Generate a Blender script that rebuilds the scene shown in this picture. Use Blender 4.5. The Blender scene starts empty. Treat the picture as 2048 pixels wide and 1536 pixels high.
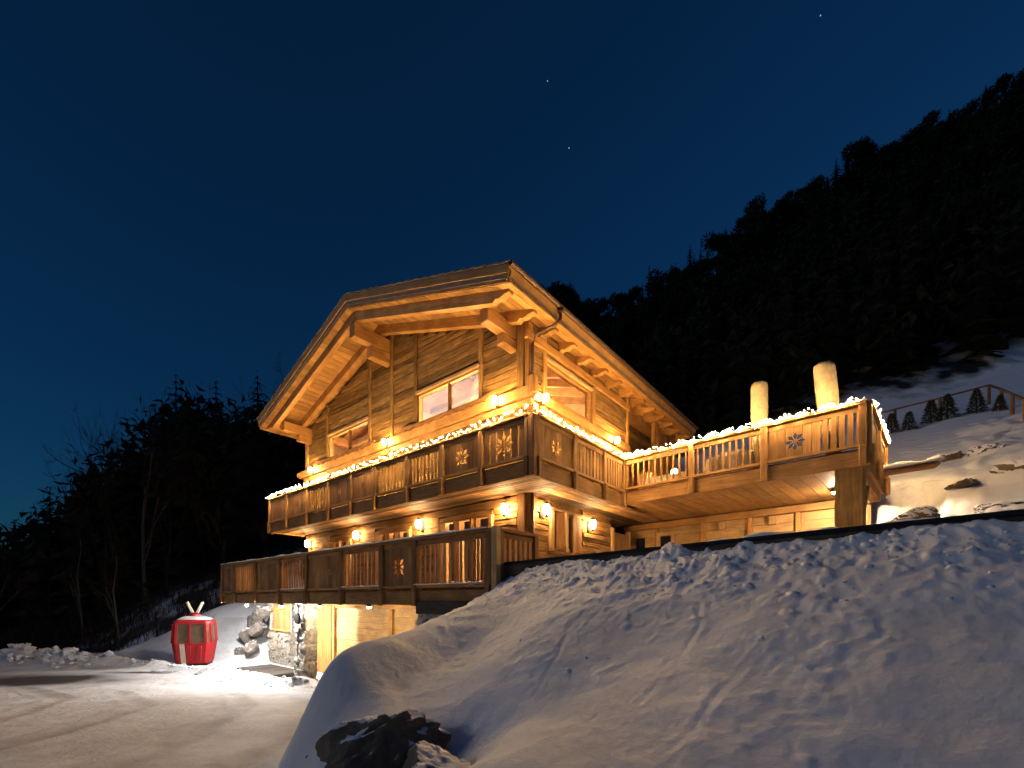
import bpy, bmesh, math, random
import numpy as np
from mathutils import Vector, Matrix, geometry

R = math.radians
random.seed(11)
scene = bpy.context.scene
C = scene.collection

# ------------------------------------------------------------------ camera
cam_d = bpy.data.cameras.new('camera')
cam = bpy.data.objects.new('camera', cam_d)
C.objects.link(cam)
cam.location = (0, 0, 0)
cam.rotation_euler = (R(90), 0, 0)
cam_d.sensor_width = 36
cam_d.sensor_fit = 'HORIZONTAL'
cam_d.lens = 15.91
cam_d.shift_y = 0.2105
cam_d.clip_start = 0.05
cam_d.clip_end = 6000
scene.camera = cam

# ------------------------------------------------------------------ sky, added fill light, exposure
world = bpy.data.worlds.new('World')
scene.world = world
world.use_nodes = True
wn = world.node_tree
bg = wn.nodes['Background']
SKY_STRENGTH = 0.08
sky = wn.nodes.new('ShaderNodeTexSky')
sky.sky_type = 'NISHITA'
sky.sun_disc = False
sky.sun_elevation = R(1.5)
sky.sun_rotation = R(60)
sky.altitude = 1400
sky.air_density = 1.0
sky.dust_density = 0.3
sky.ozone_density = 3.8
tint = wn.nodes.new('ShaderNodeVectorMath')            # night white balance
tint.operation = 'MULTIPLY'
tint.inputs[1].default_value = (0.36, 0.93, 1.10)
wn.links.new(sky.outputs[0], tint.inputs[0])
wn.links.new(tint.outputs[0], bg.inputs[0])
bg.inputs[1].default_value = SKY_STRENGTH

sun_d = bpy.data.lights.new('fill_sun', 'SUN')  # added fill: a sun lamp in place of an unseen lamp on the left
sun_d.energy = 0.27
sun_d.color = (0.95, 0.95, 1.0)
sun_d.angle = R(12)
sun = bpy.data.objects.new('fill_sun', sun_d)
C.objects.link(sun)
sun_dir = Vector((-0.87, -0.06, 0.34)).normalized()      # towards the light
sun.rotation_euler = sun_dir.to_track_quat('Z', 'Y').to_euler()

vs = scene.view_settings
vs.view_transform = 'Standard'
vs.look = 'None'
vs.exposure = 0.0
vs.gamma = 1.0
vs.use_curve_mapping = False
scene.cycles.use_denoising = True
scene.cycles.max_bounces = 6
scene.cycles.diffuse_bounces = 3
scene.cycles.glossy_bounces = 2
scene.cycles.transmission_bounces = 4
scene.cycles.transparent_max_bounces = 8
scene.cycles.sample_clamp_indirect = 4.0
scene.cycles.caustics_reflective = False
scene.cycles.caustics_refractive = False

# ------------------------------------------------------------------ small noise library
def _hash(ix, iy, seed):
    h = (ix.astype(np.int64) * 374761393 + iy.astype(np.int64) * 668265263 + seed * 974711) & 0x7fffffff
    h = ((h ^ (h >> 13)) * 1274126177) & 0x7fffffff
    return ((h ^ (h >> 16)) & 0xffff) / 65535.0

def vnoise(x, y, seed=0):
    x = np.asarray(x, float); y = np.asarray(y, float)
    ix = np.floor(x); iy = np.floor(y)
    fx = x - ix; fy = y - iy
    fx = fx * fx * fx * (fx * (fx * 6 - 15) + 10); fy = fy * fy * fy * (fy * (fy * 6 - 15) + 10)
    a = _hash(ix, iy, seed); b = _hash(ix + 1, iy, seed)
    c = _hash(ix, iy + 1, seed); d = _hash(ix + 1, iy + 1, seed)
    return (a + (b - a) * fx) * (1 - fy) + (c + (d - c) * fx) * fy - 0.5

def fbm(x, y, octaves=4, seed=0, gain=0.5):
    s = 0; amp = 1.0; f = 1.0
    for o in range(octaves):
        s = s + amp * vnoise(x * f + 17.3 * o, y * f - 9.1 * o, seed + o)
        amp *= gain; f *= 2.03
    return s

def sstep(a, b, x):
    t = np.clip((np.asarray(x, float) - a) / (b - a), 0, 1)
    return t * t * (3 - 2 * t)

# ------------------------------------------------------------------ materials
def new_mat(name):
    m = bpy.data.materials.new(name)
    m.use_nodes = True
    nt = m.node_tree
    return m, nt, nt.nodes['Principled BSDF']

def N(nt, kind, **kw):
    n = nt.nodes.new(kind)
    for k, v in kw.items():
        setattr(n, k, v)
    return n

def ramp(nt, stops):
    r = N(nt, 'ShaderNodeValToRGB')
    el = r.color_ramp.elements
    while len(el) < len(stops):
        el.new(0.5)
    for e, (p, c) in zip(el, stops):
        e.position = p
        e.color = (*c, 1)
    return r

def wood(name, dark, light, rough=0.75, grain=16.0, bump=0.35, vary=0.5, weather=None):
    m, nt, bsdf = new_mat(name)
    L = nt.links.new
    tc = N(nt, 'ShaderNodeTexCoord'); oi = N(nt, 'ShaderNodeObjectInfo')
    off = N(nt, 'ShaderNodeVectorMath', operation='SCALE'); off.inputs[0].default_value = (31, 17, 53)
    L(oi.outputs['Random'], off.inputs['Scale'])
    add = N(nt, 'ShaderNodeVectorMath', operation='ADD')
    L(tc.outputs['Object'], add.inputs[0]); L(off.outputs[0], add.inputs[1])
    mp = N(nt, 'ShaderNodeMapping'); mp.inputs['Scale'].default_value = (1.1, grain, grain)
    L(add.outputs[0], mp.inputs[0])
    n1 = N(nt, 'ShaderNodeTexNoise'); n1.inputs['Scale'].default_value = 1.6; n1.inputs['Detail'].default_value = 7
    n1.inputs['Roughness'].default_value = 0.65; n1.inputs['Distortion'].default_value = 0.6
    L(mp.outputs[0], n1.inputs['Vector'])
    cr = ramp(nt, [(0.30, dark), (0.72, light)])
    L(n1.outputs[0], cr.inputs[0])
    n2 = N(nt, 'ShaderNodeTexNoise'); n2.inputs['Scale'].default_value = 2.3; n2.inputs['Detail'].default_value = 3
    L(add.outputs[0], n2.inputs['Vector'])
    # per piece brightness and blotches
    mr = N(nt, 'ShaderNodeMapRange'); mr.inputs[3].default_value = 1 - vary; mr.inputs[4].default_value = 1 + vary * 0.6
    L(oi.outputs['Random'], mr.inputs[0])
    mr2 = N(nt, 'ShaderNodeMapRange'); mr2.inputs[1].default_value = 0.25; mr2.inputs[2].default_value = 0.75
    mr2.inputs[3].default_value = 0.65; mr2.inputs[4].default_value = 1.2
    L(n2.outputs[0], mr2.inputs[0])
    mul = N(nt, 'ShaderNodeMath', operation='MULTIPLY')
    L(mr.outputs[0], mul.inputs[0]); L(mr2.outputs[0], mul.inputs[1])
    mx = N(nt, 'ShaderNodeVectorMath', operation='SCALE')
    L(cr.outputs[0], mx.inputs[0]); L(mul.outputs[0], mx.inputs['Scale'])
    L(mx.outputs[0], bsdf.inputs['Base Color'])
    bsdf.inputs['Roughness'].default_value = rough
    bsdf.inputs['Specular IOR Level'].default_value = 0.25
    bp = N(nt, 'ShaderNodeBump'); bp.inputs['Strength'].default_value = bump; bp.inputs['Distance'].default_value = 0.02
    L(n1.outputs[0], bp.inputs['Height']); L(bp.outputs[0], bsdf.inputs['Normal'])
    return m

def simple(name, color, rough=0.6, metallic=0.0, scale=20.0, vary=0.25, bump=0.1):
    m, nt, bsdf = new_mat(name)
    L = nt.links.new
    tc = N(nt, 'ShaderNodeTexCoord')
    n = N(nt, 'ShaderNodeTexNoise'); n.inputs['Scale'].default_value = scale; n.inputs['Detail'].default_value = 5
    L(tc.outputs['Object'], n.inputs['Vector'])
    lo = tuple(c * (1 - vary) for c in color); hi = tuple(min(1, c * (1 + vary)) for c in color)
    cr = ramp(nt, [(0.3, lo), (0.7, hi)])
    L(n.outputs[0], cr.inputs[0]); L(cr.outputs[0], bsdf.inputs['Base Color'])
    bsdf.inputs['Roughness'].default_value = rough; bsdf.inputs['Metallic'].default_value = metallic
    if max(color) < 0.05: bsdf.inputs['Specular IOR Level'].default_value = 0.04
    bp = N(nt, 'ShaderNodeBump'); bp.inputs['Strength'].default_value = bump; bp.inputs['Distance'].default_value = 0.02
    L(n.outputs[0], bp.inputs['Height']); L(bp.outputs[0], bsdf.inputs['Normal'])
    return m

def emitter(name, color, strength, sampling='AUTO'):
    m, nt, bsdf = new_mat(name)
    bsdf.inputs['Base Color'].default_value = (0.8, 0.8, 0.8, 1)
    bsdf.inputs['Emission Color'].default_value = (*color, 1)
    bsdf.inputs['Emission Strength'].default_value = strength
    return m

def snow_mat(name, color, scale=9.0, bump=0.5, dirt=None):
    m, nt, bsdf = new_mat(name)
    L = nt.links.new
    tc = N(nt, 'ShaderNodeTexCoord')
    n = N(nt, 'ShaderNodeTexNoise'); n.inputs['Scale'].default_value = scale; n.inputs['Detail'].default_value = 8
    n.inputs['Roughness'].default_value = 0.62
    L(tc.outputs['Object'], n.inputs['Vector'])
    n2 = N(nt, 'ShaderNodeTexNoise'); n2.inputs['Scale'].default_value = 0.8; n2.inputs['Detail'].default_value = 4
    L(tc.outputs['Object'], n2.inputs['Vector'])
    lo = tuple(c * 0.84 for c in color)
    cr = ramp(nt, [(0.3, lo), (0.65, color)])
    L(n2.outputs[0], cr.inputs[0])
    L(cr.outputs[0], bsdf.inputs['Base Color'])
    bsdf.inputs['Roughness'].default_value = 0.7
    bsdf.inputs['Specular IOR Level'].default_value = 0.2
    bp = N(nt, 'ShaderNodeBump'); bp.inputs['Strength'].default_value = bump; bp.inputs['Distance'].default_value = 0.03
    L(n.outputs[0], bp.inputs['Height']); L(bp.outputs[0], bsdf.inputs['Normal'])
    return m

M = {}
M['facade'] = wood('weathered_facade_wood', (0.19, 0.10, 0.028), (0.50, 0.30, 0.095), 0.85, 15, 0.6, 0.45)
M['beam'] = wood('honey_beam_wood', (0.36, 0.17, 0.045), (0.60, 0.33, 0.105), 0.65, 14, 0.25, 0.22)
M['soffit'] = wood('soffit_wood', (0.36, 0.18, 0.048), (0.58, 0.32, 0.10), 0.65, 12, 0.2, 0.35)
M['deck'] = wood('balcony_ceiling_wood', (0.17, 0.08, 0.028), (0.52, 0.31, 0.13), 0.7, 12, 0.3, 0.8)
M['rail'] = wood('balcony_rail_wood', (0.24, 0.12, 0.036), (0.48, 0.26, 0.09), 0.8, 18, 0.4, 0.4)
M['railold'] = wood('old_grey_rail_wood', (0.18, 0.083, 0.029), (0.40, 0.20, 0.072), 0.85, 18, 0.5, 0.4)
M['slat'] = wood('reddish_slat_wood', (0.36, 0.16, 0.055), (0.60, 0.31, 0.115), 0.7, 18, 0.3, 0.35)
M['pale'] = wood('pale_door_wood', (0.46, 0.27, 0.10), (0.66, 0.44, 0.19), 0.6, 10, 0.2, 0.2)
M['log'] = wood('hewn_log_wood', (0.20, 0.10, 0.03), (0.50, 0.29, 0.10), 0.85, 12, 0.8, 0.4)
M['dark'] = simple('black_edge_steel', (0.018, 0.018, 0.02), 0.5, 0.0)
M['edgewood'] = wood('dark_sleeper_wood', (0.035, 0.028, 0.022), (0.09, 0.075, 0.06), 0.9, 12, 0.5, 0.3)
M['metal'] = simple('brown_copper_pipe', (0.10, 0.062, 0.04), 0.5, 0.5)
M['iron'] = simple('black_lamp_iron', (0.02, 0.018, 0.016), 0.5, 0.6)
M['tile'] = simple('grey_roof_tile', (0.22, 0.17, 0.13), 0.8, 0, 6)
M['snow'] = snow_mat('snow', (0.80, 0.81, 0.83), 9, 0.35)
M['slate'] = simple('stacked_slate', (0.42, 0.375, 0.31), 0.85, 0, 9, 0.5, 0.6)
M['glass_dark'] = simple('dark_window_glass', (0.02, 0.02, 0.022), 0.08, 0, 2, 0.1, 0.0)
M['cabin_glass'] = simple('brownish_cabin_glass', (0.11, 0.075, 0.045), 0.15, 0, 3, 0.3, 0.0)
M['cover'] = simple('beige_canvas_cover', (0.42, 0.34, 0.20), 0.9, 0, 14, 0.18, 0.5)
M['linen'] = simple('pale_seat_cover', (0.62, 0.52, 0.36), 0.9, 0, 10, 0.2, 0.4)
M['red'] = simple('red_gondola_paint', (0.34, 0.012, 0.016), 0.45, 0, 4, 0.15, 0.05)
M['cream'] = simple('cream_arm_paint', (0.62, 0.55, 0.42), 0.5, 0, 6, 0.15, 0.05)
M['bark'] = simple('dark_bark', (0.028, 0.022, 0.018), 0.9, 0, 12, 0.4, 0.6)
M['birch'] = simple('pale_bark', (0.055, 0.05, 0.045), 0.85, 0, 8, 0.5, 0.4)
M['twig'] = simple('brown_twigs', (0.03, 0.02, 0.017), 0.9, 0, 8, 0.3, 0.2)
M['needle'] = simple('dark_needles', (0.018, 0.024, 0.014), 0.9, 0, 5, 0.5, 0.2)
M['sapling'] = simple('sapling_needles', (0.05, 0.065, 0.022), 0.9, 0, 12, 0.5, 0.2)
M['interior'] = simple('pale_interior_plaster', (0.62, 0.46, 0.34), 0.9, 0, 2, 0.1, 0.1)
M['lamp_warm'] = emitter('warm_lamp_glass', (1.0, 0.60, 0.26), 255)
M['lamp_up'] = emitter('upper_lamp_glass', (1.0, 0.54, 0.19), 750)
M['lamp_white'] = emitter('white_downlight_glass', (1.0, 0.95, 0.90), 13000)
M['lamp_garage'] = emitter('warm_downlight_glass', (1.0, 0.76, 0.50), 1500)
M['lamp_carport'] = emitter('carport_downlight_glass', (1.0, 0.70, 0.44), 3900)
M['bulb'] = emitter('fairy_light_bulb', (1.0, 0.62, 0.26), 1750)
M['star'] = emitter('starlight', (0.75, 0.86, 1.0), 0.6)

def glass_mat():
    m = bpy.data.materials.new('window_glass')
    m.use_nodes = True
    nt = m.node_tree
    nt.nodes.clear()
    out = N(nt, 'ShaderNodeOutputMaterial')
    mix = N(nt, 'ShaderNodeMixShader')
    tr = N(nt, 'ShaderNodeBsdfTransparent'); tr.inputs[0].default_value = (0.93, 0.94, 0.93, 1)
    gl = N(nt, 'ShaderNodeBsdfGlossy'); gl.inputs['Roughness'].default_value = 0.02
    fr = N(nt, 'ShaderNodeFresnel'); fr.inputs[0].default_value = 1.45
    nt.links.new(fr.outputs[0], mix.inputs[0]); nt.links.new(tr.outputs[0], mix.inputs[1])
    nt.links.new(gl.outputs[0], mix.inputs[2]); nt.links.new(mix.outputs[0], out.inputs[0])
    return m
M['glass'] = glass_mat()

def rock_mat(name, rock, snow_amount):
    m, nt, bsdf = new_mat(name)
    L = nt.links.new
    tc = N(nt, 'ShaderNodeTexCoord'); ge = N(nt, 'ShaderNodeNewGeometry')
    n = N(nt, 'ShaderNodeTexNoise'); n.inputs['Scale'].default_value = 5; n.inputs['Detail'].default_value = 9; n.inputs['Roughness'].default_value = 0.65
    L(tc.outputs['Object'], n.inputs['Vector'])
    cr = ramp(nt, [(0.3, tuple(c * 0.45 for c in rock)), (0.72, tuple(c * 1.3 for c in rock))])
    L(n.outputs[0], cr.inputs[0])
    sep = N(nt, 'ShaderNodeSeparateXYZ'); L(ge.outputs['Normal'], sep.inputs[0])
    n2 = N(nt, 'ShaderNodeTexNoise'); n2.inputs['Scale'].default_value = 3.2; n2.inputs['Detail'].default_value = 6
    L(tc.outputs['Object'], n2.inputs['Vector'])
    ad = N(nt, 'ShaderNodeMath', operation='MULTIPLY_ADD'); ad.inputs[1].default_value = 1.5
    L(n2.outputs[0], ad.inputs[0]); L(sep.outputs[2], ad.inputs[2])
    mr = N(nt, 'ShaderNodeMapRange'); mr.inputs[1].default_value = 1.42 - snow_amount; mr.inputs[2].default_value = 1.5 - snow_amount
    L(ad.outputs[0], mr.inputs[0])
    mx = N(nt, 'ShaderNodeMix', data_type='RGBA')
    L(mr.outputs[0], mx.inputs['Factor']); L(cr.outputs[0], mx.inputs['A']); mx.inputs['B'].default_value = (0.78, 0.79, 0.82, 1)
    L(mx.outputs['Result'], bsdf.inputs['Base Color'])
    bsdf.inputs['Roughness'].default_value = 0.85
    bp = N(nt, 'ShaderNodeBump'); bp.inputs['Strength'].default_value = 0.9; bp.inputs['Distance'].default_value = 0.05
    L(n.outputs[0], bp.inputs['Height']); L(bp.outputs[0], bsdf.inputs['Normal'])
    return m
M['rock'] = rock_mat('snowy_dark_rock', (0.15, 0.125, 0.095), 0.08)
M['slopestone'] = rock_mat('snow_capped_brown_stone', (0.15, 0.115, 0.085), 0.42)
M['boulder'] = rock_mat('snowy_grey_boulder', (0.20, 0.175, 0.15), -.05)

def hill_mat():
    m, nt, bsdf = new_mat('hillside_ground')
    L = nt.links.new
    at = N(nt, 'ShaderNodeAttribute', attribute_name='forest')
    tc = N(nt, 'ShaderNodeTexCoord')
    n = N(nt, 'ShaderNodeTexNoise'); n.inputs['Scale'].default_value = 0.55; n.inputs['Detail'].default_value = 6
    L(tc.outputs['Object'], n.inputs['Vector'])
    ad = N(nt, 'ShaderNodeMath', operation='MULTIPLY_ADD'); ad.inputs[1].default_value = 0.9
    L(n.outputs[0], ad.inputs[0]); L(at.outputs['Fac'], ad.inputs[2])
    mr = N(nt, 'ShaderNodeMapRange'); mr.inputs[1].default_value = 0.86; mr.inputs[2].default_value = 1.06
    L(ad.outputs[0], mr.inputs[0])
    mx = N(nt, 'ShaderNodeMix', data_type='RGBA')
    mx.inputs['A'].default_value = (0.78, 0.80, 0.84, 1); mx.inputs['B'].default_value = (0.012, 0.011, 0.009, 1)
    L(mr.outputs[0], mx.inputs['Factor']); L(mx.outputs['Result'], bsdf.inputs['Base Color'])
    bsdf.inputs['Roughness'].default_value = 0.8
    n3 = N(nt, 'ShaderNodeTexNoise'); n3.inputs['Scale'].default_value = 2.5; n3.inputs['Detail'].default_value = 8
    L(tc.outputs['Object'], n3.inputs['Vector'])
    bp = N(nt, 'ShaderNodeBump'); bp.inputs['Strength'].default_value = 0.5; bp.inputs['Distance'].default_value = 0.15
    L(n3.outputs[0], bp.inputs['Height']); L(bp.outputs[0], bsdf.inputs['Normal'])
    return m
M['hill'] = hill_mat()

def drive_mat():
    m, nt, bsdf = new_mat('packed_snow_driveway')
    L = nt.links.new
    tc = N(nt, 'ShaderNodeTexCoord')
    at = N(nt, 'ShaderNodeAttribute', attribute_name='bare')
    n = N(nt, 'ShaderNodeTexNoise'); n.inputs['Scale'].default_value = 6; n.inputs['Detail'].default_value = 9; n.inputs['Roughness'].default_value = 0.7
    L(tc.outputs['Object'], n.inputs['Vector'])
    n2 = N(nt, 'ShaderNodeTexNoise'); n2.inputs['Scale'].default_value = 0.7; n2.inputs['Detail'].default_value = 5
    L(tc.outputs['Object'], n2.inputs['Vector'])
    cr = ramp(nt, [(0.28, (0.58, 0.58, 0.59)), (0.62, (0.80, 0.82, 0.85))])
    L(n2.outputs[0], cr.inputs[0])
    ad = N(nt, 'ShaderNodeMath', operation='MULTIPLY_ADD'); ad.inputs[1].default_value = 0.8
    L(n2.outputs[0], ad.inputs[0]); L(at.outputs['Fac'], ad.inputs[2])
    mr = N(nt, 'ShaderNodeMapRange'); mr.inputs[1].default_value = 0.8; mr.inputs[2].default_value = 1.1
    L(ad.outputs[0], mr.inputs[0])
    mx = N(nt, 'ShaderNodeMix', data_type='RGBA')
    ru = N(nt, 'ShaderNodeAttribute', attribute_name='rut')
    n3 = N(nt, 'ShaderNodeTexNoise'); n3.inputs['Scale'].default_value = 1.9; n3.inputs['Detail'].default_value = 8; n3.inputs['Roughness'].default_value = 0.7
    L(tc.outputs['Object'], n3.inputs['Vector'])
    gr = N(nt, 'ShaderNodeMapRange'); gr.inputs[1].default_value = 0.35; gr.inputs[2].default_value = 0.75; gr.inputs[3].default_value = 0.0; gr.inputs[4].default_value = 0.55
    L(n3.outputs[0], gr.inputs[0])
    rm = N(nt, 'ShaderNodeMath', operation='MULTIPLY_ADD'); rm.inputs[1].default_value = 0.55
    L(ru.outputs['Fac'], rm.inputs[0]); L(gr.outputs[0], rm.inputs[2])
    mxr = N(nt, 'ShaderNodeMix', data_type='RGBA')
    L(rm.outputs[0], mxr.inputs['Factor']); L(cr.outputs[0], mxr.inputs['A']); mxr.inputs['B'].default_value = (0.34, 0.335, 0.33, 1)
    L(mr.outputs[0], mx.inputs['Factor']); L(mxr.outputs['Result'], mx.inputs['A']); mx.inputs['B'].default_value = (0.05, 0.045, 0.042, 1)
    L(mx.outputs['Result'], bsdf.inputs['Base Color'])
    bsdf.inputs['Roughness'].default_value = 0.75
    bp = N(nt, 'ShaderNodeBump'); bp.inputs['Strength'].default_value = 0.9; bp.inputs['Distance'].default_value = 0.06
    L(n.outputs[0], bp.inputs['Height']); L(bp.outputs[0], bsdf.inputs['Normal'])
    return m
M['drive'] = drive_mat()

# ------------------------------------------------------------------ object helpers
def link(name, mesh, parent=None, mat=None, matrix=None):
    if mat is not None and not mesh.materials:
        mesh.materials.append(mat)
    o = bpy.data.objects.new(name, mesh)
    C.objects.link(o)
    if parent is not None:
        o.parent = parent
    if matrix is not None:
        o.matrix_basis = matrix
    return o

def empty(name, loc=(0, 0, 0), rotz=0.0, parent=None):
    o = bpy.data.objects.new(name, None)
    C.objects.link(o)
    o.parent = parent
    o.location = loc
    o.rotation_euler = (0, 0, rotz)
    o.empty_display_size = 0.2
    return o

def tag(o, label=None, cat=None, group=None, kind=None):
    if label: o['label'] = label
    if cat: o['category'] = cat
    if group: o['group'] = group
    if kind: o['kind'] = kind
    return o

def from_bm(name, bm, mat=None, parent=None, smooth=False, matrix=None):
    me = bpy.data.meshes.new(name)
    bm.normal_update()
    bm.to_mesh(me); bm.free()
    if smooth:
        me.polygons.foreach_set('use_smooth', [True] * len(me.polygons))
    return link(name, me, parent, mat, matrix)

def from_arrays(name, verts, faces, mat=None, parent=None, smooth=False, matrix=None):
    me = bpy.data.meshes.new(name)
    me.from_pydata([tuple(v) for v in verts], [], [tuple(f) for f in faces])
    if smooth:
        me.polygons.foreach_set('use_smooth', [True] * len(me.polygons))
    me.update()
    return link(name, me, parent, mat, matrix)

_cache = {}
def box_mesh(L, W, H, bev=0.0, jit=0.0, variant=0, matname=''):
    key = (round(L, 3), round(W, 3), round(H, 3), bev, jit, variant, matname)
    if key in _cache:
        return _cache[key]
    bm = bmesh.new()
    if jit:
        rr = random.Random(hash(key) & 0xffff)
        seg = max(2, min(5, int(L / 0.5)))
        rings = []
        for i in range(seg + 1):
            x = -L / 2 + L * i / seg
            j = lambda s=1.0: rr.uniform(-jit, jit) * s
            zt = j(); zb = j(); yo = j(0.8)
            rings.append([bm.verts.new((x, -W / 2 + yo + j(.4), -H / 2 + zb)), bm.verts.new((x, W / 2, -H / 2 + zb)),
                          bm.verts.new((x, W / 2, H / 2 + zt)), bm.verts.new((x, -W / 2 + yo + j(.4), H / 2 + zt))])
        for a, b in zip(rings, rings[1:]):
            for k in range(4):
                bm.faces.new((a[k], a[(k + 1) % 4], b[(k + 1) % 4], b[k]))
        bm.faces.new(rings[0]); bm.faces.new(rings[-1][::-1])
        bmesh.ops.recalc_face_normals(bm, faces=bm.faces)
    else:
        bmesh.ops.create_cube(bm, size=1)
        bmesh.ops.scale(bm, vec=(L, W, H), verts=bm.verts)
        if bev:
            bmesh.ops.bevel(bm, geom=list(bm.edges), offset=bev, segments=1, affect='EDGES')
    me = bpy.data.meshes.new('piece')
    bm.normal_update(); bm.to_mesh(me); bm.free()
    if matname:
        me.materials.append(M[matname])
    _cache[key] = me
    return me

def frame_matrix(p0, p1, up=(0, 0, 1)):
    p0 = Vector(p0); p1 = Vector(p1)
    X = (p1 - p0).normalized(); U = Vector(up)
    if abs(X.dot(U)) > 0.98:
        U = Vector((0, 1, 0))
    Y = U.cross(X).normalized(); Z = X.cross(Y)
    m = Matrix((X, Y, Z)).transposed().to_4x4()
    m.translation = (p0 + p1) / 2
    return m

def beam(name, parent, p0, p1, w, h, mat, up=(0, 0, 1), bev=0.0, jit=0.0):
    """one straight piece from p0 to p1; w across, h along up; grain runs along it"""
    L = (Vector(p1) - Vector(p0)).length
    me = box_mesh(L, w, h, bev, jit, random.randrange(4) if jit else 0, mat)
    return link(name, me, parent, None, frame_matrix(p0, p1, up))

class Soup:
    """collects many little solids for one joined mesh"""
    def __init__(self): self.v = []; self.f = []
    def box(self, c, s, rot=0.0, jit=0.0, rr=random):
        n = len(self.v); ca, sa = math.cos(rot), math.sin(rot)
        for dz in (-.5, .5):
            for dx, dy in ((-.5, -.5), (.5, -.5), (.5, .5), (-.5, .5)):
                x = dx * s[0] + rr.uniform(-jit, jit); y = dy * s[1] + rr.uniform(-jit, jit); z = dz * s[2] + rr.uniform(-jit, jit) * .4
                self.v.append((c[0] + x * ca - y * sa, c[1] + x * sa + y * ca, c[2] + z))
        for q in ((0, 3, 2, 1), (4, 5, 6, 7), (0, 1, 5, 4), (1, 2, 6, 5), (2, 3, 7, 6), (3, 0, 4, 7)):
            self.f.append(tuple(n + k for k in q))
    def tube(self, pts, radii, sides=6, cap=True):
        pts = [Vector(p) for p in pts]
        if not hasattr(radii, '__len__'): radii = [radii] * len(pts)
        n0 = len(self.v); prev = None
        for i, p in enumerate(pts):
            d = (pts[min(i + 1, len(pts) - 1)] - pts[max(i - 1, 0)]).normalized()
            ref = Vector((0, 0, 1)) if abs(d.z) < 0.9 else Vector((1, 0, 0))
            a = d.cross(ref).normalized(); b = d.cross(a)
            for k in range(sides):
                t = 2 * math.pi * k / sides
                self.v.append(tuple(p + (a * math.cos(t) + b * math.sin(t)) * radii[i]))
        for i in range(len(pts) - 1):
            for k in range(sides):
                a = n0 + i * sides + k; b = n0 + i * sides + (k + 1) % sides
                self.f.append((a, b, b + sides, a + sides))
        if cap:
            self.f.append(tuple(n0 + k for k in range(sides))[::-1])
            self.f.append(tuple(n0 + (len(pts) - 1) * sides + k for k in range(sides)))
    def build(self, name, mat, parent=None, smooth=False, matrix=None):
        return from_arrays(name, self.v, self.f, mat, parent, smooth, matrix)

def lathe(profile, sides=16):
    s = Soup(); n = len(profile)
    for r, z in profile:
        for k in range(sides):
            t = 2 * math.pi * k / sides
            s.v.append((r * math.cos(t), r * math.sin(t), z))
    for i in range(n - 1):
        for k in range(sides):
            a = i * sides + k; b = i * sides + (k + 1) % sides
            s.f.append((a, b, b + sides, a + sides))
    s.f.append(tuple(range(sides))[::-1]); s.f.append(tuple((n - 1) * sides + k for k in range(sides)))
    return s

def inside(pt, poly):
    x, y = pt; c = False; n = len(poly)
    for i in range(n):
        x0, y0 = poly[i]; x1, y1 = poly[(i + 1) % n]
        if (y0 > y) != (y1 > y) and x < (x1 - x0) * (y - y0) / (y1 - y0) + x0:
            c = not c
    return c

def cut_plate(name, parent, L, W, T, holes, mat, matrix):
    """board L long (local x), W wide (local y), T thick, with real holes cut right through"""
    rect = [(-L / 2, -W / 2), (L / 2, -W / 2), (L / 2, W / 2), (-L / 2, W / 2)]
    polys = [h for h in holes if min(p[1] for p in h) < W / 2 and max(p[1] for p in h) > -W / 2]
    if not polys:
        return link(name, box_mesh(L, W, T, 0, 0, 0, mat), parent, None, matrix)
    vs = [Vector(p) for p in rect]; ed = [(0, 1), (1, 2), (2, 3), (3, 0)]
    for h in polys:
        n = len(vs); vs += [Vector(p) for p in h]
        ed += [(n + i, n + (i + 1) % len(h)) for i in range(len(h))]
    ov, oe, of, *_ = geometry.delaunay_2d_cdt(vs, ed, [], 0, 1e-5)
    tris = []
    for f in of:
        cx = sum(ov[i].x for i in f) / len(f); cy = sum(ov[i].y for i in f) / len(f)
        if abs(cx) < L / 2 and abs(cy) < W / 2 and not any(inside((cx, cy), h) for h in polys):
            tris.append(tuple(f))
    n = len(ov)
    V = [(v.x, v.y, -T / 2) for v in ov] + [(v.x, v.y, T / 2) for v in ov]
    F = [t[::-1] for t in tris] + [tuple(i + n for i in t) for t in tris]
    cnt = {}
    for t in tris:
        for i in range(len(t)):
            e = (t[i], t[(i + 1) % len(t)]); cnt[e] = 1
    for (a, b) in list(cnt):
        if (b, a) not in cnt:
            F.append((a, b, b + n, a + n))
    return from_arrays(name, V, F, M[mat], parent, False, matrix)

def star_holes(cx, cy, r, petals=8):
    out = []
    for k in range(petals):
        t = 2 * math.pi * k / petals
        d = (math.cos(t), math.sin(t)); nrm = (-d[1], d[0]); w = r * 0.21
        out.append([(cx + d[0] * r * .20, cy + d[1] * r * .20),
                    (cx + d[0] * r * .62 + nrm[0] * w, cy + d[1] * r * .62 + nrm[1] * w),
                    (cx + d[0] * r, cy + d[1] * r),
                    (cx + d[0] * r * .62 - nrm[0] * w, cy + d[1] * r * .62 - nrm[1] * w)])
    return out

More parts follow.
